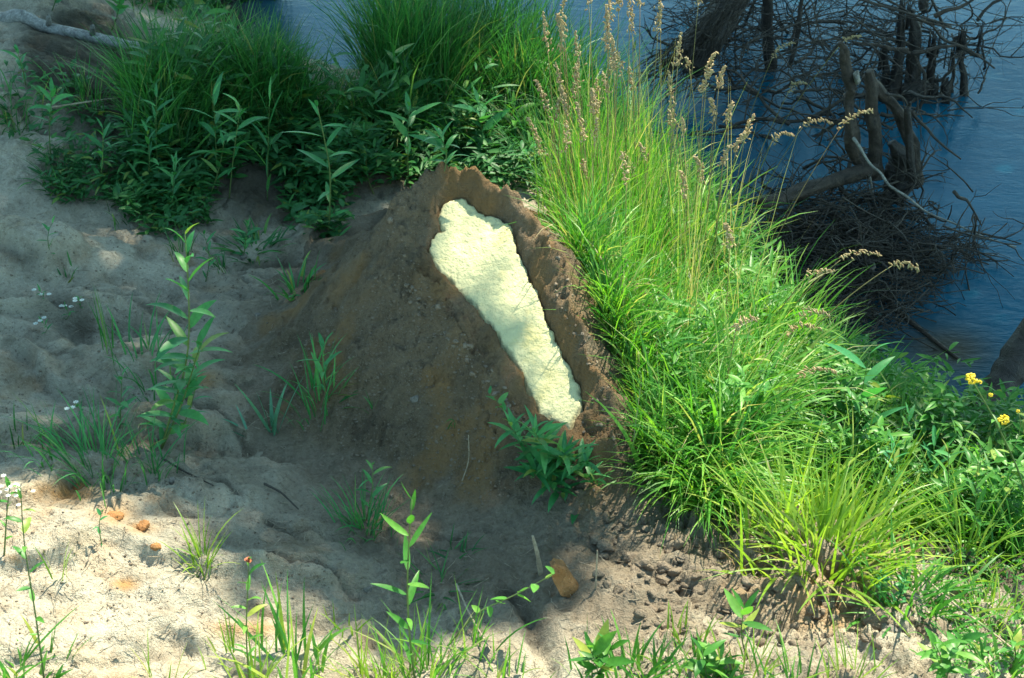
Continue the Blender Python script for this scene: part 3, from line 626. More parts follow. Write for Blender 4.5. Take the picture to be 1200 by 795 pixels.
tuft(535,655,.09,18,'small dark tuft right of the upright sprig','grass_dark',(.004,.007),spread=.025,t=(.5,1.2),group=TG)
FG = 'grass tufts in the foreground'
for (a_, b_, L, n_, lab, mt) in [(345,800,.26,34,'broad bladed foreground tuft left of the upright sprig','herb_lit'),(295,812,.22,40,'yellow green foreground tuft around the red budded weed','grass_yel'),
      (440,805,.22,60,'thick yellow green foreground tuft at the left of the sprig base','grass_yel'),(495,805,.26,75,'dense foreground tuft at the base of the upright sprig','grass_lit'),(545,760,.20,30,'foreground tuft leaning right beside the bright hump','grass_lit'),
      (190,812,.16,12,'sparse tuft on the sunlit sand at the bottom left','grass_yel'),(8,790,.24,18,'upright tuft cut by the left bottom corner','herb_lit'),(40,800,.10,40,'low leafy tuft beside the white flowered weed','herb_lit'),
      (770,805,.15,50,'foreground tuft at the bottom centre right of the broad leaves','grass_lit'),(680,800,.16,14,'thin foreground tuft left of the broad leaves','grass_lit'),(930,812,.16,30,'low tuft at the bottom edge under the pit','grass_lit'),
      (830,800,.13,40,'leafy tuft at the bottom edge right of the broad leaves','herb_lit'),(1175,795,.14,30,'low tuft in the bottom right corner','herb_lit'),(405,740,.10,14,'short pale tuft on the sand left of the upright sprig','grass_yel'),
      (735,800,.16,40,'leafy yellow green tuft between the two broad leaved sprigs at the bottom','herb_lit'),(875,800,.15,50,'yellow green tuft below the spreading sprig at the bottom edge','grass_yel'),(1000,810,.14,40,'short tuft at the bottom edge right of the pit','grass_yel'),(800,770,.10,24,'little bright tuft on the crumbly slope left of the spreading sprig','grass_yel'),(590,810,.14,30,'foreground tuft at the bottom edge in front of the bright hump','grass_lit'),(270,770,.13,10,'wispy tuft left of the red budded weed','grass_yel')]:
    broad = mt == 'herb_lit'
    tuft(a_, b_, L, n_, lab, mt, (.007,.013) if broad else (.0035,.007), spread=.045 if n_ > 20 else .03, t=(.05,.8), curl=(.2,.9), group=FG)
tuft(965,640,.36,260,'big sunlit yellow green clump overhanging the eroded bank','grass_yel',(.005,.012),spread=.09,t=(.1,1.2),curl=(.1,.8))
tuft(930,610,.33,170,'yellow green clump behind the big sunlit clump','grass_yel',(.005,.012),spread=.10,t=(.05,.9),curl=(.1,.8))
tuft(1010,600,.32,170,'yellow green clump right of the big sunlit clump','grass_yel',(.005,.012),spread=.10,t=(.1,.9),curl=(.1,.8))
tuft(1065,700,.22,110,'sunlit leafy clump above the pit at the lower right','herb_lit',(.006,.011),spread=.07,t=(.2,1.2))
tuft(1130,655,.30,46,'loose upright sunlit clump right of the yellow green grass','grass_yel',(.005,.009),spread=.04,t=(.05,.8))
tuft(1160,720,.15,40,'thin pale clump on the gravelly bank at the right edge','grass_yel',(.003,.006),spread=.04)
tuft(885,650,.14,34,'dry bent tuft under the overhanging tall grass','straw',(.003,.005),spread=.035,t=(.1,.5))

# ------------------------------------------------------------------ leafy weeds: stem + leaves (+ flowers)
def bez(P, n_):
    P = np.asarray(P, float); t = np.linspace(0, 1, n_)
    if len(P) == 2: return P[0]+(P[1]-P[0])*t[:, None]
    k = np.linspace(0, 1, len(P)); 
    q = np.stack([np.interp(t, k, P[:, i]) for i in range(3)], -1)
    for _ in range(3): q[1:-1] = (q[:-2]+2*q[1:-1]+q[2:])/4
    return q
def weed(base, tops, label, nleaf=14, LL=.10, LW=.020, start=.25, mat='herb_dark', name='leafy_weed', cat='weed', group=None, stemr=.0028, kind='lance', el=(.6,1.1), droop=(.4,1.3), dy=0., rndr=(0,1), flowers=None, stemmat='stem', tip=True):
    B = pick1(*base) if not isinstance(base, np.ndarray) else base
    if mat == 'herb_dark': mat = 'herb_mid'
    root = empty(name, B); tag(root, label, cat, group); sb = MB(); lb = MB(); fb = MB()
    if not isinstance(tops[0], (tuple, list)): tops = [tops]
    for tp in tops:
        mids = []; seq = [tp] if not isinstance(tp[0], (tuple, list)) else tp
        P = [B-[0, 0, .01]]+[at_y(q[0], q[1], B[1]+dy*(i_+1)/len(seq)) for i_, q in enumerate(seq)]
        P = np.array([np.asarray(q, float) for q in P]); C = bez(P, 14)
        if len(seq) == 1: C[:, 0] += .02*np.sin(np.linspace(0, 3, 14))*random.uniform(-1, 1); C[:, 1] += .02*np.sin(np.linspace(0, 3, 14))*random.uniform(-1, 1)
        sb.tube(C, np.linspace(stemr, stemr*.4, 14), 5)
        u = start+(1-start)*np.linspace(0, 1, nleaf)**.9; idx = u*13; i0 = np.clip(idx.astype(int), 0, 12); fr = (idx-i0)[:, None]
        Q = C[i0]*(1-fr)+C[i0+1]*fr; a_ = np.arange(nleaf)*2.4+random.uniform(0, 6)+RNG.normal(size=nleaf)*.3
        sc = np.where(u > .9, .6, 1)*RNG.uniform(.65, 1.1, nleaf)*np.where(u < start+.15, .7, 1)
        t0 = RNG.uniform(el[0], el[1], nleaf)*np.where(u > .88, .5, 1)
        lb.ribbons(Q, a_, LL*sc, LW*sc*RNG.uniform(.8, 1.15, nleaf), t0, t0+RNG.uniform(droop[0], droop[1], nleaf), 7, kind, .3, RNG.normal(size=nleaf)*.25, rndr[0]+RNG.random(nleaf)*(rndr[1]-rndr[0]), 1.3)
        if flowers:
            fm, fr_, nf, sp = flowers
            for _ in range(nf):
                c = C[-1]+RNG.normal(size=3)*sp; k_ = 7; fb = MB()
                fb.ribbons(np.repeat(c[None], k_, 0), np.arange(k_)/k_*6.28, fr_, fr_*.8, 1.1, 1.5, 2, 'ovate', 0)
                fb.ribbons(np.repeat(c[None], k_, 0), np.arange(k_)/k_*6.28+.4, fr_*.6, fr_*.5, .5, .9, 2, 'ovate', 0)
                fb.build('flower', M[flowers[0]], root)
    sb.build('stem', M[stemmat], root); lb.build('leaves', M[mat], root)
    return root
WG = 'shaded leafy weeds at the upper left'
weed((188,525),[((205,470),(222,420),(222,350),(217,275)),((215,470),(236,400))],'tallest leafy weed on the bare left slope, its stem bending right',24,.14,.034,.06,stemr=.004,el=(.5,1.2))
weed((255,225),(250,112),'shaded weed with long drooping leaves, leftmost of the trio before the grass',11,.15,.024,.35,group=WG,el=(.7,1.2),droop=(.5,1.2))
weed((268,232),(282,125),'shaded weed with pale arching leaves, rightmost of the trio before the grass',11,.16,.024,.35,group=WG,el=(.7,1.2),droop=(.5,1.2))
weed((240,240),(262,165),'short shaded weed in the middle of the trio before the grass',9,.14,.022,.3,group=WG)
weed((186,215),(184,110),'shaded weed with upright leaf whorl at the edge of the sand',16,.11,.02,.2,group=WG)
weed((170,230),(172,155),'bushy shaded weed at the corner of the sand bank',16,.10,.018,.2,group=WG)
weed((200,262),(205,190),'dense low shaded weed above the bare slope',20,.09,.016,.1,group=WG)
weed((313,235),(316,118),'upright narrow leafed shaded weed between the trio and the mound',10,.17,.016,.1,group=WG,el=(.1,.5),droop=(.3,.9))
weed((385,275),[((388,200),(372,125))],'tall shaded weed with long horizontal leaves left of the mound peak',11,.17,.026,.15,group=WG,el=(.9,1.3),droop=(.3,.9),stemr=.004)
weed((60,190),(62,110),'pale rosette weed growing on the sand below the log',10,.11,.026,.5,group=WG)
weed((30,100),(20,60),'small weed at the left edge above the sandy hump',10,.09,.02,.2,group=WG)
weed((115,220),(120,150),'scrubby shaded weed on the sandy ledge at the upper left',14,.10,.018,.2,group=WG)
weed((130,35),(140,-15),'broad leaved weed behind the fallen log',12,.12,.05,.3,kind='ovate',group=WG)
weed((60,12),(70,-25),'round leaved weed left of the one behind the log',10,.11,.05,.3,kind='ovate',group=WG)
BG_ = 'broad leaved weeds behind the mound'
weed((478,215),(480,125),'broad leaved weed rising left of the mound peak',11,.15,.036,.3,group=BG_,el=(.7,1.2),droop=(.2,.8))
weed((568,200),(562,118),'broad leaved weed rising just behind the mound peak',11,.17,.042,.35,group=BG_,el=(.7,1.3),droop=(.2,.8))
weed((605,200),(602,125),'broad leaved weed with bright tip behind the mound, between peak and tall grass',12,.15,.040,.4,mat='herb_lit',group=BG_,el=(.8,1.3))
weed((630,215),(622,165),'low broad leaved weed behind the right rim of the mound',12,.12,.03,.2,group=BG_)
weed((440,230),(430,180),'dark weed squeezed against the left shoulder of the mound',12,.12,.024,.2,group=BG_)
weed((745,200),(742,60),'tall leafy weed among the seed stalks behind the tall grass',16,.13,.028,.3,group=BG_)
weed((780,200),(770,140),'pale broad leaved weed in the grass behind the seed stalks',10,.14,.04,.4,mat='herb_lit',group=BG_)
weed((520,200),(515,160),'low dark weed hugging the back of the mound peak',12,.12,.024,.2,group=BG_)
weed((640,535),[(600,500),(625,505),(660,530),(690,545),(700,570),(650,575),(680,605),(625,560),(665,590)],'bushy dark green weed hanging below the lower end of the trough',20,.115,.022,.12,name='bushy_weed',stemr=.002,dy=-.10,el=(.5,1.4))
weed((600,500),(573,462),'small round leaved sprig at the lower left rim of the trough',8,.045,.02,.2,kind='ovate')
weed((487,800),(484,585),'upright sunlit sprig standing alone in the foreground',15,.10,.020,.12,mat='herb_lit',stemr=.0036,el=(.7,1.1),droop=(-.3,.6))
weed((520,760),[((560,715),(600,700),(650,672))],'arching sprig with oval hanging leaves beside the rust rock',9,.055,.026,.35,mat='herb_lit',kind='ovate',el=(1.2,2.3),droop=(.2,.8),rndr=(.5,1),stemr=.003)
weed((292,805),[((288,740),(292,655))],'red and yellow budded weed standing in the foreground at the left',14,.06,.013,.2,mat='herb_lit',flowers=('red_bud',.008,3,.006))
weed((52,800),[((42,720),(28,640),(24,572))],'slender white flowered weed at the bottom left',13,.055,.016,.15,mat='herb_lit',flowers=('white_petal',.0065,8,.022))
weed((4,650),[((8,600),(12,566))],'short white flowered weed touching the left edge',8,.04,.012,.2,mat='herb_lit',flowers=('white_petal',.008,4,.012))
weed((700,810),[(705,762),(690,758),(720,752)],'broad five leaved foreground sprig, leftmost along the bottom edge',9,.10,.030,.5,mat='herb_lit',el=(.9,1.5),droop=(.0,.5))
weed((878,770),[(873,712)],'sunlit sprig with spreading leaves on the crumbly slope above the bottom edge',9,.11,.028,.5,mat='herb_lit',el=(.9,1.4),droop=(.0,.5))
weed((830,800),[(822,760),(845,770)],'bright low sprig at the bottom edge between the two spreading sprigs',10,.09,.024,.3,mat='herb_lit',el=(.7,1.3))
weed((1110,805),[(1095,755),(1130,752)],'dark and bright leafy sprig near the bottom right corner',12,.10,.026,.3,mat='herb_lit',el=(.8,1.4))
weed((1190,790),[(1185,745)],'leafy sprig in the bottom right corner',10,.08,.022,.3,mat='herb_lit')
weed((1040,715),[(1035,672),(1060,670)],'small leaved plant hanging over the pit at the lower right',24,.035,.014,.1,mat='herb_dark',kind='ovate')
RG = 'leafy weeds on the low right bank'
for (b_, t_, lab, nl, LL, LW, mt) in [((1152,655),(1150,525),'silvery leaved weed, tallest at the right edge below the yellow flowers',22,.085,.015,'herb_lit'),((1120,640),(1112,520),'leafy weed left of the silvery one at the right edge',20,.08,.014,'herb_lit'),
      ((1175,640),(1180,560),'leafy weed right of the silvery one',18,.08,.014,'herb_lit'),((1010,545),(1020,415),'broad upright leaf weed at the waterline',7,.17,.036,'herb_dark'),((960,545),(955,450),'leafy weed in the middle of the low bank',18,.07,.014,'herb_lit'),
      ((905,520),(900,400),'yellowish leafy weed beside the tall grass',18,.09,.016,'herb_lit'),((1070,560),(1065,485),'dark weed near the dark water',18,.07,.014,'herb_dark'),((1040,600),(1045,520),'leafy weed behind the yellow green clump',18,.07,.014,'herb_dark'),
      ((900,580),(905,480),'weed with round seeds in front of the tall grass',18,.07,.014,'herb_lit'),((985,520),(982,440),'fine leaved weed left of the upright broad leaf',18,.05,.010,'herb_lit'),((1100,590),(1098,510),'shaded leafy weed at the edge of the water right of the fallen stick',18,.08,.015,'herb_dark'),((865,470),(855,380),'leafy weed buried in the tall grass',14,.10,.018,'herb_lit')]:
    weed(b_, t_, lab, nl, LL, LW, .15, mat=mt, group=RG, stemr=.002, droop=(.0,.9))
for (b_, t_, lab, nl, LL, LW) in [((140,500),(143,440),'small leafy weed standing above the wide dark tuft',12,.07,.016),((210,505),(232,432),'side shoot leaning right off the foot of the tall leafy weed',12,.09,.022),((385,470),(382,400),'leafy weed on the left foot of the mound',12,.09,.018),
      ((428,610),(436,545),'leafy weed rising out of the spiky tuft at the mound foot',12,.07,.014),((120,640),(121,600),'tiny leafy seedling on the sunlit sand at the lower left',6,.03,.010),((60,300),(62,262),'tiny leafy weed high on the shaded bare slope',7,.05,.012),((285,300),(290,262),'low leafy weed at the head of the bare slope',12,.07,.02),((240,330),(238,275),'slender weed behind the top of the tallest weed',10,.07,.014)]:
    weed(b_, t_, lab, nl, LL, LW, .1, group='leafy weeds scattered on the bare slope', stemr=.002)
# white flower patch on the shaded slope
for (a_, b_, lab) in [(48,382,'low white flowered plant, lower one on the shaded slope'),(76,362,'low white flowered plant beside the eroded step'),(92,355,'low white flowered plant, rightmost on the shaded slope'),(46,345,'low white flowered plant, topmost on the shaded slope'),(88,480,'tiny white flowered plant above the wide dark tuft')]:
    weed((a_, b_+10), (a_-1, b_-4), lab, 8, .03, .007, .1, flowers=('white_petal',.010,3,.014), group='white flowered plants on the shaded slope', stemr=.0012, name='white_flowered_plant', cat='plant')
# yellow flower on a long stalk
B = pick1(1216, 640); root = empty('yellow_flower', B); tag(root, 'yellow tansy-like flower stalk leaning left over the water at the right edge', 'flower')
sb = MB(); lb = MB(); heads = []
C = bez([B, at_y(1198, 560, B[1]-.05), at_y(1165, 490, B[1]-.08), at_y(1138, 444, B[1]-.1)], 16); sb.tube(C, np.linspace(.0035, .002, 16), 6); heads.append((C[-1], .016))
C2 = bez([C[9], at_y(1192, 494, B[1]-.07), at_y(1176, 492, B[1]-.07)], 8); sb.tube(C2, .0016, 5); heads.append((C2[-1], .015))
C3 = bez([C[12], at_y(1160, 470, B[1]-.08), at_y(1161, 463, B[1]-.08)], 6); sb.tube(C3, .0012, 5); heads.append((C3[-1], .006)); heads.append((at_y(1148, 448, B[1]-.1), .006))
C4 = bez([C[7], at_y(1200, 500, B[1]-.07), at_y(1193, 482, B[1]-.07)], 6); sb.tube(C4, .0012, 5); heads.append((C4[-1], .005))
lb.ribbons(C[3:11], np.arange(8)*2.4, .06, .012, .8, 1.5, 5, 'lance', .3)
sb.build('stem', M['stem'], root); lb.build('leaves', M['herb_lit'], root)
for c, r in heads:
    fb = MB(); k_ = 40; d_ = RNG.normal(size=(k_, 3)); d_ /= np.linalg.norm(d_, axis=1)[:, None]
    for q in d_: V, F = cubesphere(1); fb.add(V*r*.27+c+q*r*np.array([1, 1, .75]), F)
    fb.build('flower_head', M['yellow_petal'], root)

# ------------------------------------------------------------------ seed stalks
def stalk(head, base, label, group, hl=.11, droop=.3, full=1., dy=.0, k=None):
    B = pick(np.array([float(base[0])]), np.array([float(base[1])]), ground)[0]
    T = at_y(head[0], head[1], B[1]+dy)
    root = empty('seed_stalk', B); tag(root, label, 'grass stalk', group)
    dirx = np.sign(T[0]-B[0]+.001); mid = (B+T)/2+np.array([-dirx*.10*abs(T[0]-B[0]), 0, .12*abs(T[0]-B[0])+.02])
    t = np.linspace(0, 1, 16)[:, None]; C = (1-t)**2*B+2*t*(1-t)*mid+t*t*T
    sb = MB(); sb.tube(C, np.linspace(.0028, .0014, 16), 4)
    d = C[-1]-C[-2]; d /= np.linalg.norm(d); hb = MB(); p = C[-1].copy(); n_ = int(38*full); V, F = cubesphere(2)
    side = np.array([dirx*.9, -.2, 0])
    for i_ in range(n_):
        d = d+(np.array([0, 0, -1])*droop+side*droop*.5)/n_; d /= np.linalg.norm(d); p = p+d*hl/n_
        q = p+RNG.normal(size=3)*.0065*(1.3-i_/n_)
        ax_ = d*.6+RNG.normal(size=3)*.35+np.array([0, 0, -.5*droop]); ax_ /= np.linalg.norm(ax_)
        s1 = np.cross(ax_, [.3, .9, .2]); s1 /= np.linalg.norm(s1); s2 = np.cross(ax_, s1); L_ = RNG.uniform(.006, .011)
        hb.add(q+V[:, :1]*ax_*L_+V[:, 1:2]*s1*.0030+V[:, 2:]*s2*.0024, F)
        hb.tube(np.array([p, (p+q)/2, q]), .0006, 3) if i_ % 3 == 0 else None
    sb.build('stem', M['straw'], root); hb.build('seed_head', M['seed'], root); return root
G1 = 'seed stalks above the grass right of the mound'
for (hd, bs, lab) in [((642,60),(655,250),'short brown seed stalk, leftmost of those above the mound rim'),((660,62),(672,260),'brown seed stalk second from the left above the mound rim'),((678,78),(688,270),'reddish seed stalk third from the left above the mound rim'),
      ((712,58),(712,360),'thick tan seed stalk, fullest of the middle clump'),((720,85),(722,340),'lower full seed stalk in the middle clump'),((725,12),(716,330),'seed stalk reaching the top edge in the middle clump'),((738,22),(730,300),'pale seed stalk just right of the one reaching the top edge'),
      ((750,8),(745,300),'tall seed stalk leaning right near the top edge'),((714,28),(708,300),'pale seed stalk left of the one reaching the top edge'),((771,38),(752,300),'slender seed stalk leaning right between the middle clump and the lone one'),((794,78),(775,350),'lone upright seed stalk right of the middle clump'),
      ((641,130),(668,290),'bent seed stalk low beside the mound rim'),((660,118),(674,300),'short seed stalk just above the mound rim'),((664,135),(684,310),'short seed stalk in front of the mound rim'),((698,135),(704,330),'short seed stalk at the left of the bright grass'),((684,165),(700,340),'low seed stalk drooping over the bright grass'),
      ((637,182),(672,330),'lowest seed stalk leaning left over the mound rim'),((818,8),(796,260),'seed stalk reaching the top edge beside the root tangle'),((690,8),(700,280),'thin seed stalk cut by the top edge left of the middle clump')]:
    stalk(hd, bs, lab, G1, hl=random.uniform(.10, .17), droop=random.uniform(.0, .35), full=1.9 if 'full' in lab else 1.3)
for k_ in range(26):
    hx = random.uniform(645, 810); hy = random.uniform(0, 230); stalk((hx, hy), (hx+random.uniform(-10, 25), max(300, hy+random.uniform(120, 220))), 'slim tan seed stalk mixed into the crowd above the bright grass', 'slim seed stalks crowded above the bright grass', hl=random.uniform(.05, .12), droop=random.uniform(0, .6), full=.8)
G2 = 'seed stalks on the right side of the sunlit grass'
for (hd, bs, lab) in [((828,90),(810,330),'seed stalk highest of the group at the right of the bright grass'),((842,105),(822,340),'full seed stalk near the top of the group right of the bright grass'),((824,108),(808,340),'seed stalk left of the full one right of the bright grass'),((836,138),(822,350),'pinkish seed stalk in the middle of the right group'),((852,142),(830,360),'seed stalk right of the pinkish one'),
      ((862,178),(836,370),'seed stalk lower right in the right group'),((873,162),(840,360),'drooping seed stalk at the right side of the group'),((847,193),(830,390),'dense seed stalk low in the right group'),((823,212),(815,400),'seed stalk lying low over the bright grass'),((803,232),(800,410),'lowest seed stalk over the bright grass'),((855,288),(845,470),'single seed stalk half way down the right side of the tall grass')]:
    stalk(hd, bs, lab, G2, hl=random.uniform(.07, .11), droop=random.uniform(.5, 1.0), full=1.4)
G3 = 'arching seed stalks hanging over the water'
for (hd, bs, lab) in [((985,52),(850,270),'long arching seed stalk reaching the pale broken snag'),((905,68),(840,260),'arching seed stalk left of the one reaching the snag'),((925,106),(850,290),'arching seed stalk below the upper left one over the water'),((940,150),(850,320),'arching seed stalk in front of the dark water at mid height'),((905,166),(845,330),'short arching seed stalk left of the dark log'),((985,150),(870,370),'thin arching seed stalk touching the base of the snag'),
      ((945,325),(870,440),'seed stalk arching over the twig pile, left one'),((985,305),(880,430),'tan seed stalk arching highest over the twig pile'),((1045,312),(900,450),'longest thin seed stalk crossing the twig pile'),((940,372),(890,470),'drooping reddish seed stalk below the twig pile'),((922,392),(880,480),'drooping seed stalk over the leafy bank'),((935,443),(890,520),'short tan seed stalk lying on the leafy bank'),((862,388),(840,520),'seed stalk drooping in the bright grass edge')]:
    stalk(hd, bs, lab, G3, hl=random.uniform(.10, .15), droop=random.uniform(1.0, 1.8), full=.9, dy=-.05)

# ------------------------------------------------------------------ wood
def yw(px, py): return on_plane(np.array(float(px)), np.array(float(py)), WATER, 0)[1]
def path(pts, y0, y1=None):
    y1 = y0 if y1 is None else y1; n_ = len(pts); ctrl = np.array([at_y(p[0], p[1], y0+(y1-y0)*i_/max(1, n_-1)) for i_, p in enumerate(pts)])
    C = bez(ctrl, max(8, n_*6)); return C
def limb(mb, pts, r0, r1, y0, y1=None, sides=8, knob=.12):
    C = path(pts, y0, y1); k = len(C); r0, r1 = r0*.64, r1*.7; kn = np.interp(np.linspace(0, 1, k), np.linspace(0, 1, max(3, k//4)), RNG.normal(size=max(3, k//4))); R = np.linspace(r0, r1, k)*(1+knob*kn+.02*RNG.normal(size=k)); kk = np.stack([np.interp(np.linspace(0, 1, k), np.linspace(0, 1, max(3, k//3)), RNG.normal(size=max(3, k//3))) for _ in range(3)], -1); kk[0] = 0; C = C+kk*(.10*r0+.004)
    
    if r0 > .018:
        m_ = k*4; tt = np.linspace(0, k-1, m_); C2 = np.stack([np.interp(tt, np.arange(k), C[:, i]) for i in range(3)], -1); R2 = np.interp(tt, np.arange(k), R); sd_n = 20; n0 = mb.n; mb.tube(C2, R2, sd_n)
        V_ = mb.V[-1]; body = V_[:m_*sd_n].reshape(m_, sd_n, 3); A_ = np.arange(sd_n)/sd_n*6.2832; L_ = np.concatenate([[0], np.cumsum(np.linalg.norm(np.diff(C2, axis=0), axis=1))])
        ph = RNG.uniform(0, 99); f_ = 1+.30*fbm(3*np.cos(A_)[None]+ph+0*L_[:, None], 3*np.sin(A_)[None]+L_[:, None]*5, .9, 3, 800)+.16*np.abs(gn(A_[None]*3.2+.4*np.sin(L_[:, None]*9), L_[:, None]*6+ph, 801))
        e_ = 1-(.7*(.5+.5*gn(A_*1.6+ph, A_*0+ph, 802)))[None]*sst(L_[-1]-.07, L_[-1], L_)[:, None]
        body[:] = C2[:, None]+(body-C2[:, None])*(f_*e_)[..., None]
        return C
    mb.tube(C, R, sides); return C
# log, top left
C = pick(np.array([-110., 170]), np.array([14., 74]))+[0, 0, .07]; C = bez(C, 40); zg = surf(C[:, 0], C[:, 1]); C[:, 2] = np.maximum(C[:, 2], zg+.02); C[1:-1] = (C[:-2]+C[1:-1]+C[2:])/3
mb = MB(); R = np.linspace(.034, .024, 40)*(1+.07*RNG.normal(size=40)); mb.tube(C, R, 12); root = empty('fallen_log', C[20]-[0, 0, .04]); tag(root, 'grey barked log lying across the sandy top left corner', 'log')
mb.build('trunk', M['logbark'], root)
for i_ in (14, 24, 31): kb = MB(); kb.tube(np.array([C[i_], C[i_]+[.01, -.02, .05], C[i_]+[.015, -.03, .07]]), [.018, .012, .009], 7); kb.build('knot', M['bark'], root)
# central snag in the water
ys = 7.5
root = empty('driftwood_snag', at_y(1035, 215, ys)); tag(root, 'gnarled broken snag with a pale stump end standing in the river', 'driftwood')
mb = MB(); limb(mb, [(1010,195),(1000,165),(994,130),(996,95),(989,60),(985,48)], .05, .030, ys); mb.build('trunk', M['driftwood'], root)
mb = MB(); limb(mb, [(1028,210),(1026,165),(1022,120),(1016,85)], .055, .035, ys+.02); mb.build('trunk', M['driftwood'], root)
mb = MB(); limb(mb, [(1075,215),(1070,175),(1056,140),(1040,115),(1012,90)], .05, .028, ys+.1, ys+.03); mb.build('branch', M['driftwood'], root)
mb = MB(); limb(mb, [(1045,238),(1048,215),(1054,185),(1046,165)], .085, .05, ys+.04, sides=10, knob=.1); mb.build('root_crown', M['wetwood'], root)
mb = MB(); limb(mb, [(1046,235),(1070,210),(1062,130),(1066,120)], .05, .015, ys-.05); mb.build('branch', M['wetwood'], root)
mb = MB(); rock(mb, at_y(1004, 90, ys-.03), (.034, .022, .042), 8, 14, .5); mb.build('broken_end', M['palewood'], root)
mb = MB(); limb(mb, [(890,238),(930,228),(980,212),(1030,196)], .045, .055, ys-.35, ys); mb.build('trunk', M['driftwood'], root)
for pts, r0, r1, y0, y1, mt in [([(1000,162),(1020,195),(1050,222),(1105,258),(1190,290)], .013, .005, ys-.05, ys-.5, 'palewood'),([(1045,220),(1070,240),(1110,262),(1115,240)], .012, .004, ys-.1, ys-.4, 'driftwood'),
     ([(1018,205),(1025,240),(1028,270)], .010, .004, ys-.05, ys-.2, 'palewood'),([(1068,130),(1090,155),(1125,187)], .018, .006, ys, ys-.1, 'driftwood'),([(1040,110),(1058,112),(1075,150)], .012, .006, ys, ys, 'twig'),([(990,180),(970,150),(940,148)], .009, .003, ys, ys-.2, 'twig')]:
    mb = MB(); limb(mb, pts, r0, r1, y0, y1, 6); mb.build('branch', M[mt], root)
# back stump cluster
yb = 8.9
root = empty('rotten_stump', at_y(1075, 130, yb)); tag(root, 'dark rotten stump with jagged posts behind the snag', 'stump')
for pts, r0, r1 in [([(1045,135),(1052,80),(1055,28)], .07, .02),([(1070,140),(1072,90),(1070,35),(1066,10)], .08, .025),([(1090,130),(1092,80),(1096,45)], .06, .02),([(1055,140),(1060,110),(1090,100)], .10, .07),([(1130,118),(1127,80),(1129,40)], .035, .018),([(1115,130),(1117,95),(1116,60)], .02, .012),([(1035,110),(1037,80),(1036,58)], .04, .02),([(1080,10),(1088,-10),(1096,-30)], .05, .03),([(1152,82),(1152,60),(1150,40)], .012, .006)]:
    mb = MB(); y_ = yb+RNG.uniform(-.1, .1); limb(mb, pts, r0, r1, y_, None, 9, .08)
    e_ = at_y(pts[-1][0], pts[-1][1], y_)
    for _ in range(5): o_ = RNG.normal(size=3)*[r1*.8, r1*.8, 0]; mb.tube([e_+o_-[0, 0, .12], e_+o_, e_+o_*1.2+[0, 0, RNG.uniform(.02, .09)]], [r1*.5, r1*.4, .002], 4)
    mb.build('post', M['wetwood'], root)
for pts, r0, r1 in [([(1035,55),(1065,62),(1083,82),(1084,110),(1076,135),(1092,147)], .020, .009),([(1068,64),(1100,54),(1130,54),(1165,80)], .020, .007),([(1000,50),(1035,56),(1065,60)], .012, .016),([(1040,0),(1080,25),(1140,40)], .012, .006),([(1095,20),(1130,5),(1160,-8)], .02, .008)]:
    mb = MB(); limb(mb, pts, r0, r1, yb-.25, None, 6); mb.build('branch', M['driftwood'], root)
# dark drowned trunks
for (pts, r0, r1, y0, lab) in [([(905,120),(902,60),(898,-20),(896,-60)], .055, .04, 9.3, 'thick black drowned tree trunk rising out of the top edge'),([(925,78),(938,20),(945,-30)], .022, .014, 9.0, 'thin dark drowned trunk right of the thick black one'),([(862,105),(862,40),(858,-10)], .008, .005, 9.2, 'slim dark stem left of the thick black trunk')]:
    mb = MB(); C = limb(mb, pts, r0, r1, y0); o = mb.build('drowned_trunk', M['wetwood']); tag(o, lab, 'trunk', 'drowned tree trunks')
# bare branches at the top right, each lying in the tangle
def bare(pts, r, y0, lab, y1=None, mt='twig', name='bare_branch', fork=3):
    mb = MB(); C = limb(mb, pts, r, r*.35, y0, y1, 6)
    for _ in range(fork):
        i_ = RNG.integers(len(C)//4, len(C)-2); d = C[i_+1]-C[i_-1]; d /= np.linalg.norm(d); e = d+RNG.normal(size=3)*.6; L_ = RNG.uniform(.12, .35)
        t = np.linspace(0, 1, 8)[:, None]; mb.tube(C[i_]+t*e*L_+t*t*np.array([0, 0, -.06])*L_/.3+RNG.normal(size=(8, 3))*.004, np.linspace(r*.4, r*.12, 8), 4)
    o = mb.build(name, M[mt]); return tag(o, lab, 'branch', 'bare dead branches in the river')
for a_ in [([(1000,-5),(1060,15),(1120,30),(1200,30)], .012, 8.6, 'long bare branch crossing the top right corner'),([(1110,130),(1160,125),(1210,128)], .006, 8.2, 'thin twig ending at the right edge beside the jagged stump'),([(1185,0),(1160,60),(1190,78)], .005, 8.3, 'thin hanging twig at the right edge'),
     ([(860,60),(900,40),(960,20),(1010,5)], .012, 8.7, 'branch rising right from behind the thick black trunk'),([(850,110),(890,75),(960,45),(1045,50)], .012, 8.5, 'long branch crossing in front of the thick black trunk'),([(830,45),(880,60),(930,62),(990,40)], .009, 8.8, 'branch sagging left of the snag top'),
     ([(950,0),(962,40),(970,80)], .007, 8.3, 'upright twig left of the pale stump end'),([(870,120),(920,95),(975,72)], .008, 8.2, 'low slanting branch left of the snag'),([(1000,20),(1030,45),(1065,50)], .008, 8.5, 'short branch linking the snag and the jagged stump'),
     ([(960,170),(975,120),(960,85)], .006, 7.6, 'leafless shoot just left of the snag'),([(1140,225),(1110,195),(1070,170)], .007, 7.3, 'thin twig trailing right from the snag base'),([(1118,225),(1135,238),(1150,262)], .016, 7.0, 'short dark broken branch floating right of the snag'),
     ([(1105,265),(1150,280),(1196,288)], .009, 6.9, 'forked dark branch ending at the right edge below the snag'),([(1090,300),(1120,290),(1170,300)], .006, 6.7, 'thin twig on the water right of the twig pile'),([(910,60),(935,90),(975,112)], .007, 8.2, 'twig bent down under the long branch')]:
    bare(*a_)
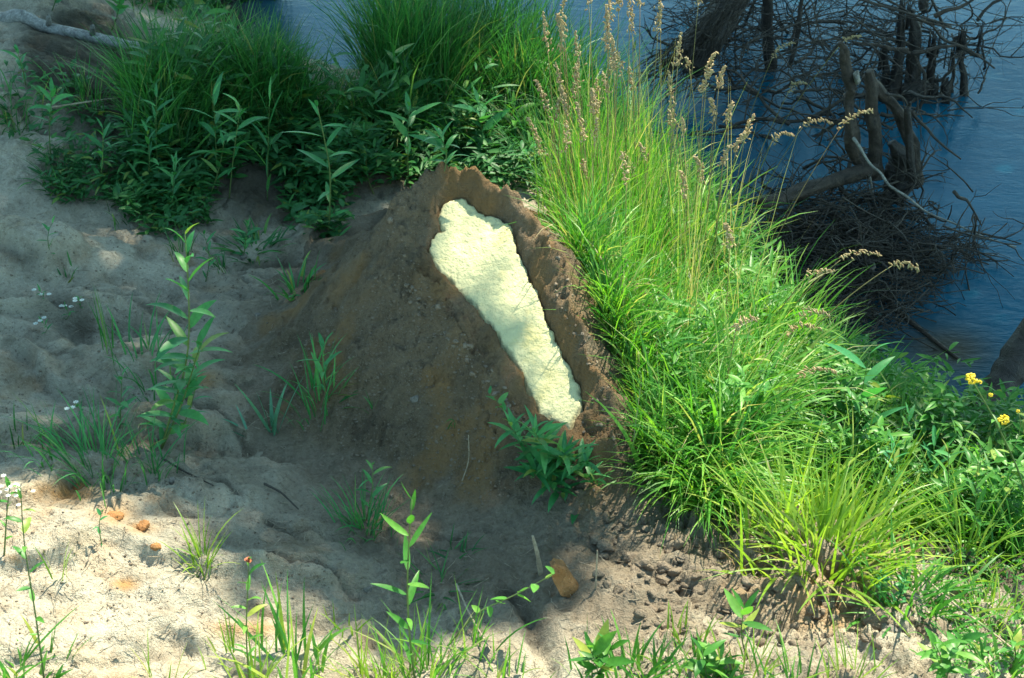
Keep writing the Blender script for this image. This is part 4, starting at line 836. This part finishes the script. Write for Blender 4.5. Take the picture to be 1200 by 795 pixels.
mb = MB(); C = path([(1008,368),(1050,388),(1120,432)], 6.9, 6.15); C[:, 2] = np.maximum(C[:, 2], WATER+.005)
mb.tube(C, np.linspace(.02, .008, len(C)), 7); o = mb.build('fallen_stick', M['driftwood']); tag(o, 'long straight stick sloping from the twig pile into dark water', 'stick')
mb = MB(); C = path([(1150,500),(1172,455),(1200,405),(1260,320)], 5.55, 5.9); mb.tube(C, np.linspace(.075, .06, len(C))*(1+.05*RNG.normal(size=len(C))), 10); o = mb.build('leaning_trunk', M['wetwood']); tag(o, 'dark wet leaning trunk cut by the right edge above the yellow flowers', 'trunk')
mb = MB(); C = path([(1005,400),(1012,425),(1008,455)], 6.15, 6.0); mb.tube(C, np.linspace(.02, .03, len(C)), 7); o = mb.build('root', M['bark']); tag(o, 'short curved grey root poking from the leafy bank', 'root')
# root mass top centre-right
root = empty('root_mass', at_y(800, 90, 8.8)); tag(root, 'dark fibrous root mass of a fallen tree at the top right of the grass', 'roots')
mb = MB(); limb(mb, [(800,75),(840,30),(880,-30)], .16, .11, 8.9, 9.1, 10, .1); mb.build('trunk', M['wetwood'], root)
mb = MB()
for _ in range(230):
    s_ = RNG.random(); a = at_y(872-s_*90+RNG.normal()*10, -10+s_*90+RNG.normal()*10, 8.75+RNG.normal()*.1); e = np.array([-.5, -.1, -.55])+RNG.normal(size=3)*.28; L_ = RNG.uniform(.12, .4)
    t = np.linspace(0, 1, 7)[:, None]; mb.tube(a+t*e*L_+RNG.normal(size=(7, 3))*.006, np.linspace(.005, .0015, 7), 3)
mb.build('rootlets', M['twig'], root)
# twig tangles: uncountable
def tangle(mb, poly, n_, zr, L, r, yrange=None):
    px, py = scatter_px(poly, n_); 
    for a_, b_ in zip(px, py):
        P0 = on_plane(np.array(a_), np.array(b_), WATER+.03, 0); P0 = P0+[0, 0, 0]; g_ = float(ground(P0[0], P0[1], False))
        if g_ > WATER: P0 = pick(np.array([a_]), np.array([b_]), lambda x, y: np.maximum(ground(x, y, False), WATER))[0]
        P0[2] += RNG.random()*zr; th = RNG.uniform(0, 6.3); L_ = RNG.uniform(*L); e = np.array([math.cos(th), math.sin(th)*.8, RNG.normal()*.25]); c_ = RNG.normal(size=3)*.25
        t = np.linspace(-.5, .5, 7)[:, None]; mb.tube(P0+t*e*L_+(t*t-.12)*c_*L_*np.array([1, 1, .6])+RNG.normal(size=(7, 3))*.003, np.linspace(r*RNG.uniform(.6, 1.3), r*.3, 7), 3)
mb = MB()
tangle(mb, [(880,250),(940,240),(1050,250),(1110,280),(1160,300),(1110,330),(1070,370),(1040,400),(1010,425),(940,400),(900,320)], 950, .09, (.12,.5), .0035)
tangle(mb, [(980,240),(1060,250),(1060,330),(950,330),(920,280)], 220, .16, (.2,.6), .005)
o = mb.build('twig_pile', M['twig']); tag(o, 'dark tangled pile of dead twigs washed up at the waterline', 'twigs', kind='stuff')
def crooked(mb, poly, n_, zr, L, r):
    px, py = scatter_px(poly, n_); Pw = on_plane(px, py, WATER+.02, 0)
    for P0 in Pw:
        L_ = RNG.uniform(*L); th = RNG.uniform(0, 6.3); d = np.array([math.cos(th), .7*math.sin(th), RNG.uniform(-.1, .8)]); d /= np.linalg.norm(d); q = P0+[0, 0, RNG.random()*zr-.05]; k_ = 12; C = [q]; r0 = r*RNG.uniform(.5, 1.5)**2
        for i_ in range(k_): d = d+RNG.normal(size=3)*.28+[0, 0, -.03]; d /= np.linalg.norm(d); C.append(C[-1]+d*L_/k_)
        C = np.array(C); mb.tube(C, np.linspace(r0, r0*.25, k_+1), 4)
        for _ in range(3):
            i_ = RNG.integers(3, k_); e = d+RNG.normal(size=3)*.8; e /= np.linalg.norm(e); D = [C[i_]]
            for j_ in range(6): e = e+RNG.normal(size=3)*.25; e /= np.linalg.norm(e); D.append(D[-1]+e*L_*.08)
            mb.tube(np.array(D), np.linspace(r0*.5, r0*.15, 7), 3)
mb = MB()
crooked(mb, [(770,30),(900,10),(1060,20),(1170,40),(1160,120),(1060,190),(980,240),(900,200),(830,160)], 170, .40, (.3,.9), .006)
crooked(mb, [(900,220),(1040,230),(1140,290),(1080,350),(960,370),(920,300)], 170, .15, (.2,.6), .005)
tangle(mb, [(830,20),(960,5),(1060,10),(1060,60),(960,130),(900,140),(830,110)], 230, .45, (.2,.7), .0035)
tangle(mb, [(1000,40),(1180,20),(1150,110),(1060,150)], 50, .35, (.2,.6), .003)
tangle(mb, [(770,0),(900,0),(900,90),(830,150),(780,60)], 180, .3, (.2,.5), .0035)
o = mb.build('twig_tangle', M['twig']); tag(o, 'thin leafless twigs tangled above the water at the top right', 'twigs', kind='stuff')
mb = MB(); px, py = scatter_px([(0,240),(330,300),(340,600),(600,640),(1100,700),(1100,790),(0,790)], 700); P = pick(px, py)
for p_ in P:
    th = RNG.uniform(0, 6.3); L_ = RNG.uniform(.02, .07); t = np.linspace(-.5, .5, 4)[:, None]; mb.tube(p_+[0, 0, .004]+t*np.array([math.cos(th), math.sin(th), 0])*L_+RNG.normal(size=(4, 3))*.002, .001, 3)
o = mb.build('plant_litter', M['drytwig']); tag(o, 'bits of dry stem and litter scattered over the bare soil', 'litter', kind='stuff')
def stick(pts, r, lab, mt='drytwig', name='stick', lift=.01, y=None, r1=None):
    if y is None: C = pick(np.array([float(p[0]) for p in pts]), np.array([float(p[1]) for p in pts]))+[0, 0, lift]; C = bez(C, 16)
    else: B = pick1(*pts[0]); C = bez(np.array([B-[0,0,.01]]+[at_y(p[0], p[1], B[1]+y) for p in pts[1:]]), 12)
    mb = MB(); mb.tube(C, np.linspace(r, r*.6 if r1 is None else r1, len(C))*(1+.08*RNG.normal(size=len(C))), 7); o = mb.build(name, M[mt]); return tag(o, lab, 'stick')
stick([(634,672),(630,650),(624,628)], .009, 'pale upright stub of stick just left of the rust rock', y=.0, r1=.004)
stick([(698,690),(699,668),(700,645)], .003, 'thin upright dry twig right of the rust rock', y=0)
stick([(540,565),(550,540),(549,510)], .002, 'thin pale twig stuck in the face of the mound', y=.02)
stick([(190,540),(215,555),(250,572)], .004, 'dark twig lying below the tall leafy weed', 'twig')
stick([(310,570),(330,580),(350,600)], .004, 'dark twig lying on the shaded sand left of centre', 'twig')
stick([(60,148),(110,140),(165,132)], .004, 'thin brown stick lying through the weeds at the upper left', 'drytwig', lift=.08)
stick([(1055,665),(1100,712),(1170,765),(1200,790)], .004, 'long pale grass stem lying down the slope at the lower right', 'drytwig', lift=.05)
stick([(535,700),(550,735),(575,778)], .003, 'thin dry stem leaning beside the arching sprig', 'drytwig', lift=.05)
stick([(378,-2),(372,40),(362,62)], .003, 'long pale reed in front of the blue water at the top left', 'drytwig', lift=.15)

# ------------------------------------------------------------------ two unseen trees, crowns shaped above the frame to shade all but the lit areas
LIT = [[(455,235),(490,170),(560,150),(640,130),(700,60),(860,110),(835,160),(860,270),(930,390),(1020,500),(1100,590),(1240,600),(1400,620),(1400,1000),(640,1000),(600,760),(640,720),(760,650),(740,560),(650,590),(615,520),(548,430),(492,340)],
       [(-300,540),(40,545),(150,560),(225,600),(285,650),(265,690),(350,700),(460,745),(620,720),(620,1000),(-300,1000)],[(620,645),(680,640),(690,690),(640,700)],
       [(468,560),(500,560),(510,600),(510,700),(465,700)]]
TREES = [dict(base=(4.6, 8.6), name='right', rng=(1.2, 12)), dict(base=(-5.2, 9.4), name='left', rng=(-9, 1.2))]
g_x, g_y = np.meshgrid(np.arange(-3.6, 5.6, .16), np.arange(2.2, 14.0, .16)); g_x = g_x.ravel()+RNG.uniform(-.08, .08, g_x.size); g_y = g_y.ravel()+RNG.uniform(-.08, .08, g_y.size)
gz = surf(g_x, g_y); gz = np.maximum(gz, WATER); px, py = to_px(np.stack([g_x, g_y, gz], -1)); G3 = np.stack([g_x, g_y, gz], -1)
pg, qg = px, py; wob = 14*gn(g_x*3, g_y*3, 500); lit = np.zeros(len(px), bool)
for P_ in LIT[1:]: lit |= inpoly(px+wob, py+wob, P_)
for s_ in (0, .15, .3, .45, .6):
    px, py = to_px(G3+SUN*s_); lit |= inpoly(px+wob, py+wob, LIT[0]) & ((s_ == 0) | ~((pg < 690) & (qg > 530) | (pg < 630)))
# keep the sun on the top of the mound and the grass standing behind it
keepx = ~lit | (gz <= WATER+.02)
Q = np.stack([g_x, g_y, gz], -1)[keepx]; Q = Q+SUN*RNG.uniform(8.0, 10.5, len(Q))[:, None]
trunkB = []
for T_ in TREES:
    sel = Q[(Q[:, 0] > T_['rng'][0]) & (Q[:, 0] <= T_['rng'][1])]
    B = np.array([T_['base'][0], T_['base'][1], WATER-.3]); cen = sel.mean(0)
    root = empty('shade_tree', B); tag(root, 'unseen tree at the right, its crown shaped to shade the bank' if T_['name'] == 'right' else 'unseen tree at the left, its crown shaped to shade the bank', 'tree')
    tb = MB(); top = B+(cen-B)*np.array([.45, .45, .85]); C = bez([B, B+[0, 0, 2.5], (B+top)/2+[0, 0, 1.5], top], 20); tb.tube(C, np.linspace(.30, .12, 20), 10); tb.build('trunk', M['bark'], root)
    lb = MB(); ks = sel[RNG.choice(len(sel), 26, replace=False)]
    for e in ks:
        s_ = C[RNG.integers(10, 20)]; lb.tube(bez([s_, (s_+e)/2+[0, 0, .5], e], 10), np.linspace(.07, .012, 10), 5)
    lb.build('limbs', M['bark'], root)
    cb = MB(); n_ = 62; P_ = np.repeat(sel, n_, 0)+RNG.normal(size=(len(sel)*n_, 3))*np.array([.075, .075, .06])
    N_ = len(P_); cb.ribbons(P_, RNG.uniform(0, 6.3, N_), RNG.uniform(.07, .12, N_), RNG.uniform(.035, .06, N_), RNG.uniform(.9, 1.7, N_), RNG.uniform(1.2, 2.2, N_), 3, 'lance', 0, RNG.normal(size=N_)*.3)
    cb.build('crown', M['tree_leaf'], root)
print('objects', len(bpy.data.objects))
